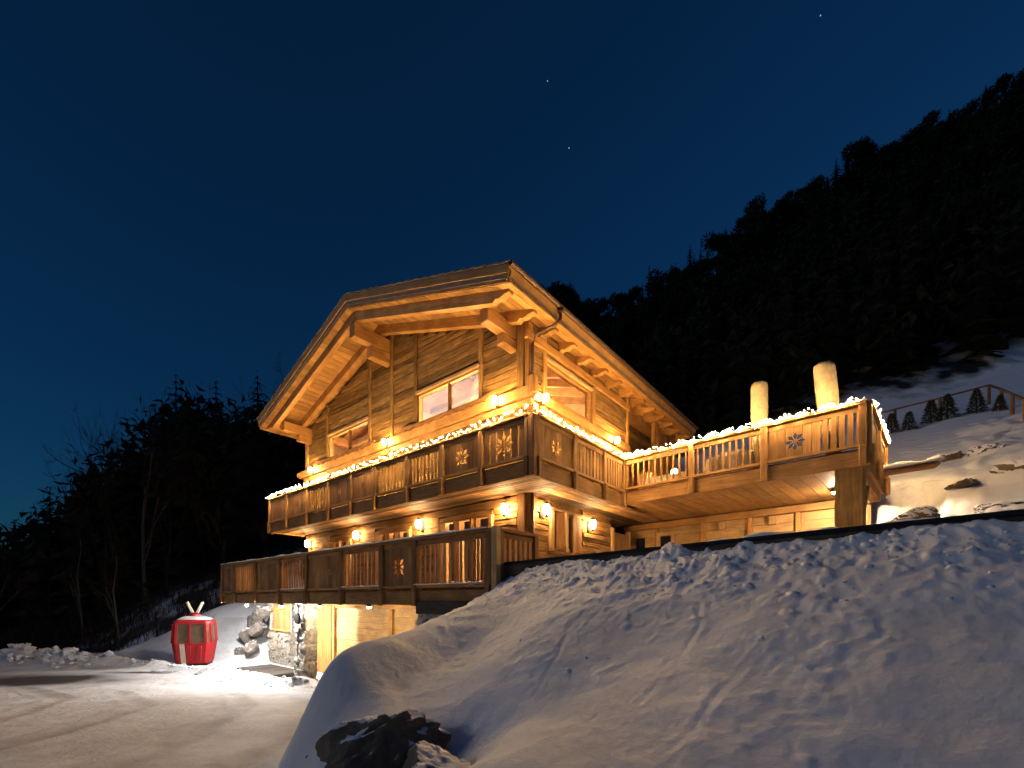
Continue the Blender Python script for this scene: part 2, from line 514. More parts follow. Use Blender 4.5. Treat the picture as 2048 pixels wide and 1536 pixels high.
# ------------------------------------------------------------------ frames of the place
HOUSE = Vector((0.45, 9.869, 0.0))
HROT = R(-39.8)
ex = Vector((math.cos(HROT), math.sin(HROT))); ey = Vector((-math.sin(HROT), math.cos(HROT)))
def h2w(x, y, z=0.0):
    p = Vector((HOUSE.x, HOUSE.y)) + ex * x + ey * y
    return Vector((p.x, p.y, z))
TER = h2w(0, 4.366)
TROT = R(-43.76)
tx = Vector((math.cos(TROT), math.sin(TROT))); ty = Vector((-math.sin(TROT), math.cos(TROT)))
def t2w(x, y, z=0.0):
    p = Vector((TER.x, TER.y)) + tx * x + ty * y
    return Vector((p.x, p.y, z))
EDGE_A = np.array((-0.33, 9.2)); EDGE_D = np.array((0.633, -0.774)); EDGE_N = np.array((-0.774, -0.633))

# ------------------------------------------------------------------ terrain
SKYR = np.array([-1.6, -1.13, -1.03, -.85, -.745, -.6, -.45, -.2, .07, .2, .31, .42, .53, .64, .75, .86, .91, 1.02, 1.13, 1.5])
SKYS = np.array([.13, .17, .25, .40, .50, .47, .50, .60, .70, .66, .74, .79, .865, .915, 1.0, 1.035, 1.06, 1.12, 1.18, 1.3])
def ridge_dist(r): return np.interp(r, [-1.4, -.6, .2, 1.3], [44, 48, 72, 76])
def base_ground(X, Y):
    X = np.asarray(X, float); Y = np.asarray(Y, float)
    Ys = np.maximum(Y, 1.0); r = np.clip(X / Ys, -1.6, 1.6)
    drive = np.where(Y < 14, -1.45 - .085 * Y, -2.64)
    bank = 2.6 * sstep(-20, -13.5, X) * sstep(19.2, 22.8, Y)
    low = drive + bank
    d = .6 * X + .8 * Y
    hill = np.maximum(.42, 1.5 + .45 * (d - 12.2))
    # house frame
    hx = (X - HOUSE.x) * ex.x + (Y - HOUSE.y) * ex.y; hy = (X - HOUSE.x) * ey.x + (Y - HOUSE.y) * ey.y
    px = (X - TER.x) * tx.x + (Y - TER.y) * tx.y; py = (X - TER.x) * ty.x + (Y - TER.y) * ty.y
    s = (X - EDGE_A[0]) * EDGE_N[0] + (Y - EDGE_A[1]) * EDGE_N[1]
    flat = (px < 6.3) & (py < 3.9)
    right = np.where(flat, .42, np.where((px < 6.9) & (py < 3.9), .42 + (hill - .42) * sstep(6.3, 6.9, px), hill))
    wr = sstep(-.55, .15, r + .9 * (Y < 0))
    z = np.where((s < 0) & (hx > -2.3), right, low)
    back = (hy > 4) & (hx <= -2.3)
    z = np.where(back, low + (hill - low) * wr * sstep(14, 22, Y), z)
    foot = (hx > -15.0) & (hx < -2.2) & (hy > -1.4) & (hy < 14)
    z = np.where(foot, np.minimum(z, -2.75), z)
    # mountain behind
    Yr = ridge_dist(r); top = np.interp(r, SKYR, SKYS) * Yr - np.interp(r, [-1.2, -.5, .2], [13, 13, 11])
    Y0 = 25.0
    z0 = np.interp(r, [-1.6, -.9, -.7, -.5, -.2, .2, .6, 1.0, 1.3], [-3.6, -3.0, -1.2, 1.0, 3.5, 6.35, 9.1, 11.8, 13.7])
    k = np.clip((Y - Y0) / (Yr - Y0), 0, 1.6)
    mtn = z0 + (top - z0) * np.where(k < 1, k, 1 + (k - 1) * .25)
    w = sstep(21.5, 27, Y)
    z = z * (1 - w) + mtn * w
    cellar = (hx > -13.9) & (hx < -.9) & (hy > 1.0) & (hy < 12.6)
    return np.where(cellar, np.minimum(z, -2.75), z)

def terrain_noise(X, Y):
    far = sstep(20, 45, Y)
    humps = sstep(6.6, 8.2, X) * sstep(18.5, 14, Y) * sstep(6, 8, Y)
    far = far + humps * .62 * (np.abs(fbm(X * 4.6, Y * 4.6, 3, 61)) - .1)
    return .10 * fbm(X * .35, Y * .35, 4, 3) + .5 * far * fbm(X * .12, Y * .12, 4, 5)

def grid_mesh(name, xs, ys, zf, mat, keep=None, attr=None, smooth=True):
    X, Y = np.meshgrid(xs, ys, indexing='ij')
    Z = zf(X, Y)
    nx, ny = X.shape
    idx = np.arange(nx * ny).reshape(nx, ny)
    q = np.stack([idx[:-1, :-1], idx[1:, :-1], idx[1:, 1:], idx[:-1, 1:]], -1).reshape(-1, 4)
    V = np.stack([X, Y, Z], -1).reshape(-1, 3)
    if keep is not None:
        kq = keep(X, Y)
        ok = (kq[:-1, :-1] & kq[1:, :-1] & kq[1:, 1:] & kq[:-1, 1:]).reshape(-1)
        q = q[ok]
        used = np.unique(q); remap = -np.ones(len(V), int); remap[used] = np.arange(len(used))
        V = V[used]; q = remap[q]
    me = bpy.data.meshes.new(name)
    me.vertices.add(len(V)); me.vertices.foreach_set('co', V.reshape(-1).astype(np.float32))
    me.loops.add(len(q) * 4); me.loops.foreach_set('vertex_index', q.reshape(-1).astype(np.int32))
    me.polygons.add(len(q)); me.polygons.foreach_set('loop_start', np.arange(0, len(q) * 4, 4, dtype=np.int32))
    me.polygons.foreach_set('loop_total', np.full(len(q), 4, np.int32))
    me.update(calc_edges=True)
    if smooth:
        me.polygons.foreach_set('use_smooth', np.ones(len(q), bool))
    if attr:
        for an, fn in attr.items():
            a = me.attributes.new(an, 'FLOAT', 'POINT')
            a.data.foreach_set('value', fn(V[:, 0], V[:, 1]).astype(np.float32))
    return link(name, me, None, mat)

def forest_mask(X, Y):
    r = X / np.maximum(Y, 1)
    edge = np.interp(r, [-1.2, -.6, .2, .9, 1.2], [23.5, 24.5, 25, 25.5, 27])
    q = Y - edge + 3.0 * fbm(X * .25, Y * .25, 3, 21)
    return .58 * sstep(-1.6, 1.6, q) + .42 * sstep(3, 9, q)

xs = np.concatenate([np.arange(-420, -110, 22), np.arange(-110, -34, 3.0), np.arange(-34, 24, .42), np.arange(24, 110, 2.4), np.arange(110, 430, 22)])
ys = np.concatenate([np.arange(-260, -12, 20), np.arange(-12, 0, 2.0), np.arange(0, 30, .42), np.arange(30, 100, 2.0), np.arange(100, 520, 24)])
hill = grid_mesh('hillside', xs, ys, lambda X, Y: base_ground(X, Y) + terrain_noise(X, Y) - .07, M['hill'], attr={'forest': forest_mask})
tag(hill, kind='structure')

# drifted, humped snow on the slope beside the terrace
def slope_z(X, Y):
    z = base_ground(X, Y) + terrain_noise(X, Y) - .07
    h = .30 * fbm(X * .75, Y * .95, 4, 131) + .16 * np.abs(fbm(X * 1.5 + 5, Y * 1.9, 4, 133)) + .03 * fbm(X * 6, Y * 6, 3, 135)
    px_ = (X - TER.x) * tx.x + (Y - TER.y) * tx.y
    edge_ = sstep(6.6, 7.6, px_) * sstep(17.5, 15, Y) * sstep(20, 17, X)
    return z + edge_ * (h + .05) - .06 * (1 - edge_)
def slope_keep(X, Y):
    px_ = (X - TER.x) * tx.x + (Y - TER.y) * tx.y
    s_ = (X - EDGE_A[0]) * EDGE_N[0] + (Y - EDGE_A[1]) * EDGE_N[1]
    return (px_ > 6.3) & (s_ < -.35)
tag(grid_mesh('snow_slope', np.arange(6.5, 20, .09), np.arange(3.5, 17.6, .09), slope_z, M['snow'], keep=slope_keep), kind='structure')

# driveway: packed snow with ruts and a ploughed berm
BERM = np.array([(-5.3, 12.6), (-7.6, 14.0), (-9.7, 15.6), (-12.4, 17.0), (-15.6, 18.2), (-19.0, 18.6), (-23.5, 19.2), (-30, 19.6)])
def berm_dist(X, Y):
    best = np.full(X.shape, 1e9); along = np.zeros(X.shape); side = np.zeros(X.shape); acc = 0
    for (x0, y0), (x1, y1) in zip(BERM, BERM[1:]):
        dx, dy = x1 - x0, y1 - y0; L = math.hypot(dx, dy)
        t = np.clip(((X - x0) * dx + (Y - y0) * dy) / L ** 2, 0, 1)
        d = np.hypot(X - x0 - t * dx, Y - y0 - t * dy)
        m = d < best
        best = np.where(m, d, best); along = np.where(m, acc + t * L, along)
        acc += L
    return best, along
RUTS = [[(-4.2, 3.5), (-4.6, 6.5), (-5.6, 9.5), (-7.6, 12.3), (-10.5, 14.2)], [(-2.9, 3.5), (-3.2, 6.5), (-4.0, 9.3), (-5.2, 11.5)],
        [(-6.4, 3.5), (-6.7, 6.5), (-7.8, 9.5), (-10.5, 12)], [(-8.2, 3.5), (-8.6, 7), (-10.4, 10.5), (-14, 13)]]
def line_dist(X, Y, pts):
    best = np.full(X.shape, 1e9)
    for (x0, y0), (x1, y1) in zip(pts, pts[1:]):
        dx, dy = x1 - x0, y1 - y0
        t = np.clip(((X - x0) * dx + (Y - y0) * dy) / (dx * dx + dy * dy), 0, 1)
        best = np.minimum(best, np.hypot(X - x0 - t * dx, Y - y0 - t * dy))
    return best
def drive_z(X, Y):
    z = base_ground(X, Y)
    d, al = berm_dist(X, Y)
    lump = .6 + .9 * np.clip(fbm(al * .9, d * .8, 3, 8) + .45, 0, 1)
    tall = np.interp(al, [0, 6, 12, 16, 20, 30], [.20, .22, .26, .6, .5, .3])
    z = z + tall * lump * np.exp(-(d / .42) ** 2)
    z = z + .09 * np.exp(-(d / .9) ** 2) * fbm(X * 3, Y * 3, 4, 2)
    for p in RUTS:
        q = line_dist(X + .2 * fbm(X * .5, Y * .5, 2, 7), Y, p)
        z = z - .022 * np.exp(-(q / .14) ** 2) + .016 * np.exp(-((q - .27) / .07) ** 2)
    z = z + .03 * fbm(X * .5, Y * .5, 2, 12) + .012 * fbm(X * 3.2, Y * 3.2, 4, 13, .6) + .010 * sstep(.2, .5, fbm(X * 6, Y * 6, 2, 18))
    return z + .02
def drive_keep(X, Y):
    hx = (X - HOUSE.x) * ex.x + (Y - HOUSE.y) * ex.y; hy = (X - HOUSE.x) * ey.x + (Y - HOUSE.y) * ey.y
    return (hy < .55) | (hx < -14.9)
def bare_mask(X, Y):
    e = np.hypot((X + 15.8) / 3.4, (Y - 14.5) / 1.5)
    e2 = np.hypot((X + 13.4) / 1.9, (Y - 16.2) / .38)
    return np.maximum(1.0 - .55 * e, .85 - .55 * e2)
def rut_mask(X, Y):
    m = np.zeros(X.shape)
    for p in RUTS:
        q = line_dist(X + .2 * fbm(X * .5, Y * .5, 2, 7), Y, p)
        m = np.maximum(m, np.exp(-(q / .30) ** 2) * (.55 + .9 * np.clip(fbm(X * 1.3, Y * 1.3, 3, 29) + .25, 0, 1)))
    return m
drv = grid_mesh('driveway', np.concatenate([np.arange(-34, -14, .16), np.arange(-14, -1.2, .07)]), np.arange(1.2, 21.5, .075), drive_z, M['drive'], keep=drive_keep, attr={'bare': bare_mask, 'rut': rut_mask})
tag(drv, kind='structure')
rr = random.Random(17); s = Soup(); bl = [0]
for a, b in zip(BERM, BERM[1:]): bl.append(bl[-1] + float(np.hypot(*(b - a))))
for k in range(430):
    al = rr.uniform(.2, 22) if rr.random() < .65 else rr.uniform(12.5, 17.5)
    i = max(j for j in range(len(bl) - 1) if bl[j] <= al); t = (al - bl[i]) / (bl[i + 1] - bl[i]); c = BERM[i] + (BERM[i + 1] - BERM[i]) * t
    x = c[0] + rr.gauss(0, .33); y = c[1] + rr.gauss(0, .33); z = float(drive_z(np.array([x]), np.array([y]))[0])
    r = (.02 + .075 * rr.random() ** 2.8) * (1.9 if 12.5 < al < 18 else 1)
    n = len(s.v); pts = [(1, 0, 0), (-1, 0, 0), (0, 1, 0), (0, -1, 0), (0, 0, 1), (0, 0, -1), (.6, .6, .5), (-.6, .6, .55), (.6, -.6, .5), (-.6, -.6, .5)]
    s.v += [(x + p[0] * r * rr.uniform(.7, 1.4), y + p[1] * r * rr.uniform(.7, 1.4), z + r * .15 + p[2] * r * rr.uniform(.6, 1.1)) for p in pts]
    for f in ((4, 6, 7), (4, 7, 9), (4, 9, 8), (4, 8, 6), (0, 2, 6), (2, 1, 7), (1, 3, 9), (3, 0, 8), (2, 7, 6), (1, 9, 7), (3, 8, 9), (0, 6, 8), (5, 2, 0), (5, 1, 2), (5, 3, 1), (5, 0, 3)):
        s.f.append(tuple(n + q2 for q2 in f))
tag(s.build('snow_clods', M['snow'], None, False), 'broken snow lumps along the ploughed edge of the driveway', 'snow clods', None, 'stuff')

# foreground snow bank: smooth surface through surveyed points
def PX(px, py, Y): return ((px - 1024) / 905.1 * Y, Y, (1199.1 - py) / 905.1 * Y)
ctl = [PX(1000, 1172, 8.6), PX(1100, 1135, 7.8), PX(1200, 1124, 7.0), PX(1300, 1112, 6.35), PX(1450, 1094, 5.6), PX(1600, 1086, 4.95),
       PX(1750, 1071, 4.4), PX(1900, 1057, 4.0), PX(2048, 1049, 3.68), PX(2300, 1040, 3.25),
       PX(1000, 1536, 3.0), PX(1200, 1536, 2.75), PX(1500, 1536, 2.5), PX(1800, 1536, 2.3), PX(2048, 1536, 2.1), PX(2300, 1536, 1.95),
       PX(1200, 1330, 4.25), PX(1400, 1320, 3.7), PX(1600, 1300, 3.4), PX(2000, 1300, 2.75), PX(1100, 1240, 5.4),
       PX(1000, 1330, 4.9), PX(1000, 1262, 6.3), PX(900, 1315, 6.1), PX(900, 1400, 4.7), PX(830, 1262, 7.3), PX(740, 1300, 6.4), PX(650, 1341, 5.75),
       PX(800, 1345, 5.5), PX(700, 1380, 5.1), PX(618, 1400, 5.35), PX(598, 1470, 5.05), PX(565, 1536, 4.85),
       PX(760, 1450, 4.45), PX(650, 1490, 4.55), PX(850, 1536, 3.55), PX(920, 1480, 3.9),
       (-2.2, 8.2, -1.9), (-2.6, 6.8, -2.3), (-2.9, 5.9, -2.6), (-3.1, 4.9, -2.7), (-1.4, 9.0, -.7), (-2.6, 9.4, -2.3), (-.2, 9.6, .45),
       (-2.5, 4.2, -2.35), (-1.7, 2.9, -2.05), (-.2, 1.5, -1.85), (1.3, 0.9, -1.6), (3, 0.4, -1.3), (-3.4, 3.3, -2.1), (5.5, 1.0, -.6), (5.6, 2.2, .55)]
ctl = np.array(ctl)
def _phi(r2): return np.where(r2 > 1e-9, .5 * r2 * np.log(np.maximum(r2, 1e-9)), 0)
def rbf_fit(P, lam=.012):
    n = len(P)
    d2 = ((P[:, None, :2] - P[None, :, :2]) ** 2).sum(-1)
    A = np.zeros((n + 3, n + 3)); A[:n, :n] = _phi(d2) + lam * np.eye(n)
    A[:n, n] = 1; A[:n, n + 1:] = P[:, :2]; A[n, :n] = 1; A[n + 1:, :n] = P[:, :2].T
    return np.linalg.solve(A, np.concatenate([P[:, 2], [0, 0, 0]]))
_w = rbf_fit(ctl)
def bank_smooth(X, Y):
    z = _w[-3] + _w[-2] * X + _w[-1] * Y
    for (cx, cy, _), w in zip(ctl, _w):
        z = z + w * _phi((X - cx) ** 2 + (Y - cy) ** 2)
    return z
TRACKS = [[(2.13, 3.72), (1.75, 3.42), (1.36, 3.12), (1.08, 2.85), (0.86, 2.72)], [(1.9, 4.6), (1.72, 4.2), (1.36, 3.75), (0.95, 3.4)],
          [(0.95, 5.9), (0.62, 5.0), (0.38, 4.45), (0.2, 4.2)], [(2.0, 2.7), (1.85, 2.72), (1.7, 2.78)]]
def bank_z(X, Y):
    s = (X - EDGE_A[0]) * EDGE_N[0] + (Y - EDGE_A[1]) * EDGE_N[1]
    t = (X - EDGE_A[0]) * EDGE_D[0] + (Y - EDGE_A[1]) * EDGE_D[1]
    z = bank_smooth(X, Y)
    chunk = np.exp(-(np.maximum(s - .1, 0) / np.interp(t, [-1, 2, 5, 8], [.9, .9, .8, .8])) ** 2)
    patch = sstep(-.05, .3, fbm(X * .9, Y * .9, 3, 31)) * np.exp(-(s / 2.6) ** 2)
    rough = np.clip(chunk + .55 * patch, 0, 1)
    n1 = fbm(X * 4.2, Y * 4.2, 5, 40, .58)
    wx = X + .12 * fbm(X * 2.1, Y * 2.1, 3, 41); wy = Y + .12 * fbm(X * 2.1, Y * 2.1, 3, 42)
    ridged = 0; amp = .55; fr = 2.3
    for o in range(4):
        ridged = ridged + amp * (.28 - np.abs(vnoise(wx * fr + 7.7 * o, wy * fr, 44 + o))) * 1.6; amp *= .56; fr *= 2.17
    z = z + rough * (.05 * n1 + .085 * ridged - .015)
    # wind-smoothed swells lower down
    z = z + (1 - rough) * (.10 * fbm(X * .8 + .4 * Y, Y * .8, 3, 50) + .016 * fbm(X * 3.2, Y * 3.2, 4, 51))
    z = z + (.005 + .006 * rough) * fbm(X * 13, Y * 13, 3, 55)
    lumps = sstep(.20, .50, fbm(X * 8.5 + n1, Y * 8.5, 3, 60))
    z = z + .034 * lumps * (.08 + rough) + rough * .016 * fbm(X * 19, Y * 19, 3, 63)
    z = z + .085 * sstep(.05, .5, fbm(t * 1.25 + 2.2, s * 1.2, 3, 77)) * np.exp(-(s / .28) ** 2) * sstep(1.2, 2.4, t)
    # undercut above the rock outcrop
    z = z - .50 * np.exp(-((X + 1.0) / .75) ** 2 - ((Y - 3.86) / .40) ** 2)
    for k, p in enumerate(TRACKS):
        q = line_dist(X + .03 * fbm(X * 5, Y * 5, 2, 70 + k), Y + .03 * fbm(X * 5, Y * 5, 2, 80 + k), p)
        dots = .55 + .45 * np.sin((X - Y) * 38 + k)
        z = z - .018 * np.exp(-(q / .02) ** 2) * dots * sstep(-.35, .1, fbm(X * 1.7, Y * 1.7, 2, 90 + k)) + .004 * np.exp(-((q - .055) / .02) ** 2)
    return z
ts = np.arange(-3.6, 9.4, .022); ss = np.arange(-.06, 6.2, .022)
TT, SS = np.meshgrid(ts, ss, indexing='ij')
BX = EDGE_A[0] + EDGE_D[0] * TT + EDGE_N[0] * SS; BY = EDGE_A[1] + EDGE_D[1] * TT + EDGE_N[1] * SS
BZ = bank_z(BX, BY)
okb = BZ > (np.where(BY < 14, -1.45 - .085 * BY, -2.64) - .25)
nx, ny = BX.shape
idx = np.arange(nx * ny).reshape(nx, ny)
q = np.stack([idx[:-1, :-1], idx[:-1, 1:], idx[1:, 1:], idx[1:, :-1]], -1).reshape(-1, 4)
kk = (okb[:-1, :-1] | okb[1:, :-1] | okb[1:, 1:] | okb[:-1, 1:]).reshape(-1)
q = q[kk]
V = np.stack([BX, BY, BZ], -1).reshape(-1, 3)
used = np.unique(q); remap = -np.ones(len(V), int); remap[used] = np.arange(len(used)); V = V[used]; q = remap[q]
me = bpy.data.meshes.new('snow_bank')
me.vertices.add(len(V)); me.vertices.foreach_set('co', V.reshape(-1).astype(np.float32))
me.loops.add(len(q) * 4); me.loops.foreach_set('vertex_index', q.reshape(-1).astype(np.int32))
me.polygons.add(len(q)); me.polygons.foreach_set('loop_start', np.arange(0, len(q) * 4, 4, dtype=np.int32))
me.polygons.foreach_set('loop_total', np.full(len(q), 4, np.int32))
me.update(calc_edges=True)
me.polygons.foreach_set('use_smooth', np.ones(len(q), bool))
M['banksnow'] = snow_mat('bank_snow', (0.80, 0.81, 0.83), 22, 0.32)
bank = tag(link('snow_bank', me, None, M['banksnow']), kind='structure')
# broken clods strewn over the ploughed crest
rr = random.Random(91); s = Soup()
for k in range(520):
    t = rr.uniform(-.9, 8.6); sd = abs(rr.gauss(0, .42)) + .06
    if rr.random() < .06: sd = rr.uniform(.1, 2.6)
    x = EDGE_A[0] + EDGE_D[0] * t + EDGE_N[0] * sd; y = EDGE_A[1] + EDGE_D[1] * t + EDGE_N[1] * sd
    z = float(bank_z(np.array([x]), np.array([y]))[0]); r = .012 + .05 * rr.random() ** 4
    n = len(s.v); pts = [(1, 0, 0), (-1, 0, 0), (0, 1, 0), (0, -1, 0), (0, 0, 1), (0, 0, -1), (.6, .6, .5), (-.6, .6, .55), (.6, -.6, .5), (-.6, -.6, .5)]
    s.v += [(x + p[0] * r * rr.uniform(.7, 1.4), y + p[1] * r * rr.uniform(.7, 1.4), z - r * .15 + p[2] * r * rr.uniform(.6, 1.1)) for p in pts]
    for f in ((4, 6, 7), (4, 7, 9), (4, 9, 8), (4, 8, 6), (0, 2, 6), (2, 1, 7), (1, 3, 9), (3, 0, 8), (2, 7, 6), (1, 9, 7), (3, 8, 9), (0, 6, 8), (5, 2, 0), (5, 1, 2), (5, 3, 1), (5, 0, 3)):
        s.f.append(tuple(n + q2 for q2 in f))
tag(s.build('snow_clods', M['banksnow'], None, True), 'broken snow clods strewn over the crest of the foreground bank', 'snow clods', None, 'stuff')

# ------------------------------------------------------------------ the chalet
chalet = empty('chalet', HOUSE, HROT)
tag(chalet, 'wooden alpine chalet with gabled roof and lit balconies on the snowy slope', 'chalet')
ZB, ZR = 2.709, 4.08           # underside and rail top of the upper balcony
YW, XW, XL = 1.424, -1.27, -13.2
ROOF_TOP_R, ROOF_TOP_E, XE_R, XE_L = 9.654, 7.444, -0.495, -14.046
XRIDGE = (XE_R + XE_L) / 2
SLOPE = (ROOF_TOP_R - ROOF_TOP_E) / (XE_R - XRIDGE)
def roof_z(x): return ROOF_TOP_R - SLOPE * abs(x - XRIDGE)
YV, YB = -0.229, 12.36

# --- walls
def wall_part(name, boxes, mat='facade'):
    s = Soup()
    for (x0, x1, y0, y1, z0, z1) in boxes:
        s.box(((x0 + x1) / 2, (y0 + y1) / 2, (z0 + z1) / 2), (x1 - x0, y1 - y0, z1 - z0))
    return s.build(name, M[mat], chalet)

# front wall backing (gable) with the two window openings
WIN_F = [(-5.68, -2.92, 5.56, 6.58), (-11.30, -8.46, 5.58, 6.52)]
def gable_backing():
    V = []; F = []
    xs_ = sorted({XL, XW, XRIDGE, -5.68, -2.92, -11.30, -8.46})
    for x0, x1 in zip(xs_, xs_[1:]):
        spans = [(2.9, None)]
        for (a, b, z0, z1) in WIN_F:
            if x0 >= a - 1e-6 and x1 <= b + 1e-6:
                spans = [(2.9, z0), (z1, None)]
        for (z0, z1) in spans:
            t0 = z1 if z1 is not None else roof_z(x0) - .43
            t1 = z1 if z1 is not None else roof_z(x1) - .43
            n = len(V)
            for y in (YW + .03, YW + .16):
                V += [(x0, y, z0), (x1, y, z0), (x1, y, t1), (x0, y, t0)]
            F += [(n, n + 1, n + 2, n + 3), (n + 7, n + 6, n + 5, n + 4), (n, n + 4, n + 5, n + 1), (n + 3, n + 2, n + 6, n + 7),
                  (n, n + 3, n + 7, n + 4), (n + 1, n + 5, n + 6, n + 2)]
    return from_arrays('front_gable_wall', V, F, M['railold'], chalet)  # shadow lines in the plank gaps put into this darker backing colour
gable = gable_backing()
COURSE = 0.172
timbers = [-1.42, -2.86, -5.76, -7.05, -8.38, -11.36, -13.08]
def courses(part, bays, z_lo, z_hi, put, ztop=None, holes=(), name='plank', mat='facade', jit=0.018, course=COURSE, proud=0.0):
    for (a, b) in bays:
        z = z_lo
        while z < z_hi:
            h = course * random.uniform(.86, 1.12)
            hole = [w for w in holes if a >= w[0] - .25 and b <= w[1] + .25]
            if any(z + h > w[2] + .02 and z < w[3] - .02 for w in hole):
                w = hole[0]
                z0n = w[3]
                if z < w[2] - .05:
                    h = w[2] - z
                else:
                    z = z0n; continue
            x0, x1 = a, b
            if ztop is not None:
                zt = z + h
                # clip to the roof slope
                n = 40; xs2 = [a + (b - a) * i / n for i in range(n + 1)]
                good = [x for x in xs2 if ztop(x) > zt]
                if len(good) < 3: z += h; continue
                x0, x1 = min(good), max(good)
            put(part, x0, x1, z, h - .018, name, mat, jit)
            z += h
def put_front(y, t=.05):
    def f(part, x0, x1, z, h, name, mat, jit):
        beam(name, part, (x0, y - random.uniform(-.012, .042), z + h / 2), (x1, y - random.uniform(-.012, .042), z + h / 2), t, h, mat, jit=jit)
    return f
def put_side(x, t=.05):
    def f(part, y0, y1, z, h, name, mat, jit):
        beam(name, part, (x + random.uniform(-.012, .042), y0, z + h / 2), (x + random.uniform(-.012, .042), y1, z + h / 2), t, h, mat, jit=jit)
    return f
bays = [(-2.80, -1.52), (-5.70, -2.92), (-6.99, -5.84), (-8.32, -7.11), (-11.30, -8.44), (-13.02, -11.42)]
courses(gable, bays, 5.62, 9.4, put_front(YW), ztop=lambda x: roof_z(x) - .46, holes=WIN_F)
courses(gable, [(-13.02, -10.2), (-10.15, -7.5), (-7.45, -4.6), (-4.55, -1.52)], 3.14, 4.95, put_front(YW), name='lower_plank', course=.2)
for x in timbers:
    w = .15 if x not in (-1.42, -13.08) else .22
    beam('timber_post', gable, (x, YW - .04, 3.13), (x, YW - .04, roof_z(x) - .46), w, .11, 'facade', up=(0, 1, 0), bev=.012)

# carved cornice beam under the upper windows
cornice = beam('carved_cornice', chalet, (-13.55, YW - .10, 5.34), (-.95, YW - .10, 5.34), .16, .30, 'beam', bev=.02)
def sub(name, parent, p0, p1, w, h, mat, **k):
    """sub-part whose parent part has its own frame: place it in house coordinates"""
    o = beam(name, parent, p0, p1, w, h, mat, **k)
    o.matrix_basis = parent.matrix_basis.inverted() @ o.matrix_basis
    return o
sub('cornice_board', cornice, (-13.3, YW - .07, 5.08), (-1.05, YW - .07, 5.08), .10, .18, 'beam', bev=.012)
sub('cornice_board', cornice, (-13.3, YW - .055, 4.90), (-1.05, YW - .055, 4.90), .07, .16, 'facade', bev=.012)
for (a, b, z0, z1) in WIN_F:                               # scalloped dark sill boards over the cornice
    V = []; F = []; n = 46
    for i in range(n + 1):
        x = a - .9 + (b - a + 1.5) * i / n
        dz = .045 + .05 * abs(math.sin(i * .62)) + .02 * math.sin(i * 1.9)
        for (y, z) in ((YW - .235, 5.585), (YW - .235, 5.545 - dz), (YW - .185, 5.545 - dz), (YW - .185, 5.585)):
            V.append((x, y, z))
    for i in range(n):
        for k in range(4):
            p = i * 4 + k; q2 = i * 4 + (k + 1) % 4
            F.append((p, q2, q2 + 4, p + 4))
    F += [(3, 2, 1, 0), (n * 4, n * 4 + 1, n * 4 + 2, n * 4 + 3)]
    o = from_arrays('scalloped_sill', V, F, M['railold'], cornice)
    o.matrix_basis = cornice.matrix_basis.inverted()
bm = bmesh.new(); bmesh.ops.create_uvsphere(bm, u_segments=12, v_segments=8, radius=.13)
o = from_bm('carved_beam_end', bm, M['beam'], cornice, True); o.matrix_basis = cornice.matrix_basis.inverted() @ Matrix.Translation((-13.62, YW - .12, 5.36))
o = beam('carved_beam_end', cornice, (-1.0, YW - .12, 5.2), (-1.0, YW - .12, 5.72), .2, .26, 'beam', up=(1, 0, 0), bev=.05)
o.matrix_basis = cornice.matrix_basis.inverted() @ o.matrix_basis

# --- windows
def window_front(a, b, z0, z1, y=YW + .02):
    s = Soup(); w = .06
    s.box(((a + b) / 2, y, z1 - w / 2), (b - a, .12, w)); s.box(((a + b) / 2, y, z0 + w / 2), (b - a, .12, w))
    s.box((a + w / 2, y, (z0 + z1) / 2), (w, .12, z1 - z0 - 2 * w)); s.box((b - w / 2, y, (z0 + z1) / 2), (w, .12, z1 - z0 - 2 * w))
    o = s.build('window', M['beam'], chalet)
    m = a + (b - a) * .52
    beam('mullion', o, (m, y, z0 + w), (m, y, z1 - w), .07, .08, 'rail', up=(0, 1, 0))
    beam('head_casing', o, (a - .04, y - .09, z1 + .045), (b + .04, y - .09, z1 + .045), .10, .09, 'pale', bev=.01)
    for p, q2 in ((a + w, m - .035), (m + .035, b - w)):
        from_arrays('pane', [(p, y + .02, z0 + w), (q2, y + .02, z0 + w), (q2, y + .02, z1 - w), (p, y + .02, z1 - w)], [(0, 1, 2, 3)], M['glass'], o)
    return o
for wv in WIN_F:
    window_front(*wv)
def window_side(y0, y1, z0, z1, x=XW - .02, nmul=1, frame='beam'):
    s = Soup(); w = .07
    s.box((x, (y0 + y1) / 2, z1 - w / 2), (.13, y1 - y0, w)); s.box((x, (y0 + y1) / 2, z0 + w / 2), (.13, y1 - y0, w))
    s.box((x, y0 + w / 2, (z0 + z1) / 2), (.13, w, z1 - z0 - 2 * w)); s.box((x, y1 - w / 2, (z0 + z1) / 2), (.13, w, z1 - z0 - 2 * w))
    o = s.build('window', M[frame], chalet)
    beam('head_casing', o, (x + .09, y0 - .04, z1 + .045), (x + .09, y1 + .04, z1 + .045), .10, .09, 'pale', bev=.01)
    edges = [y0 + w + (y1 - y0 - 2 * w) * i / (nmul + 1) for i in range(nmul + 2)]
    for m in edges[1:-1]:
        beam('mullion', o, (x, m, z0 + w), (x, m, z1 - w), .07, .08, 'rail', up=(1, 0, 0))
    for p, q2 in zip(edges, edges[1:]):
        from_arrays('pane', [(x - .02, p, z0 + w), (x - .02, q2, z0 + w), (x - .02, q2, z1 - w), (x - .02, p, z1 - w)], [(0, 1, 2, 3)], M['glass'], o)
    return o

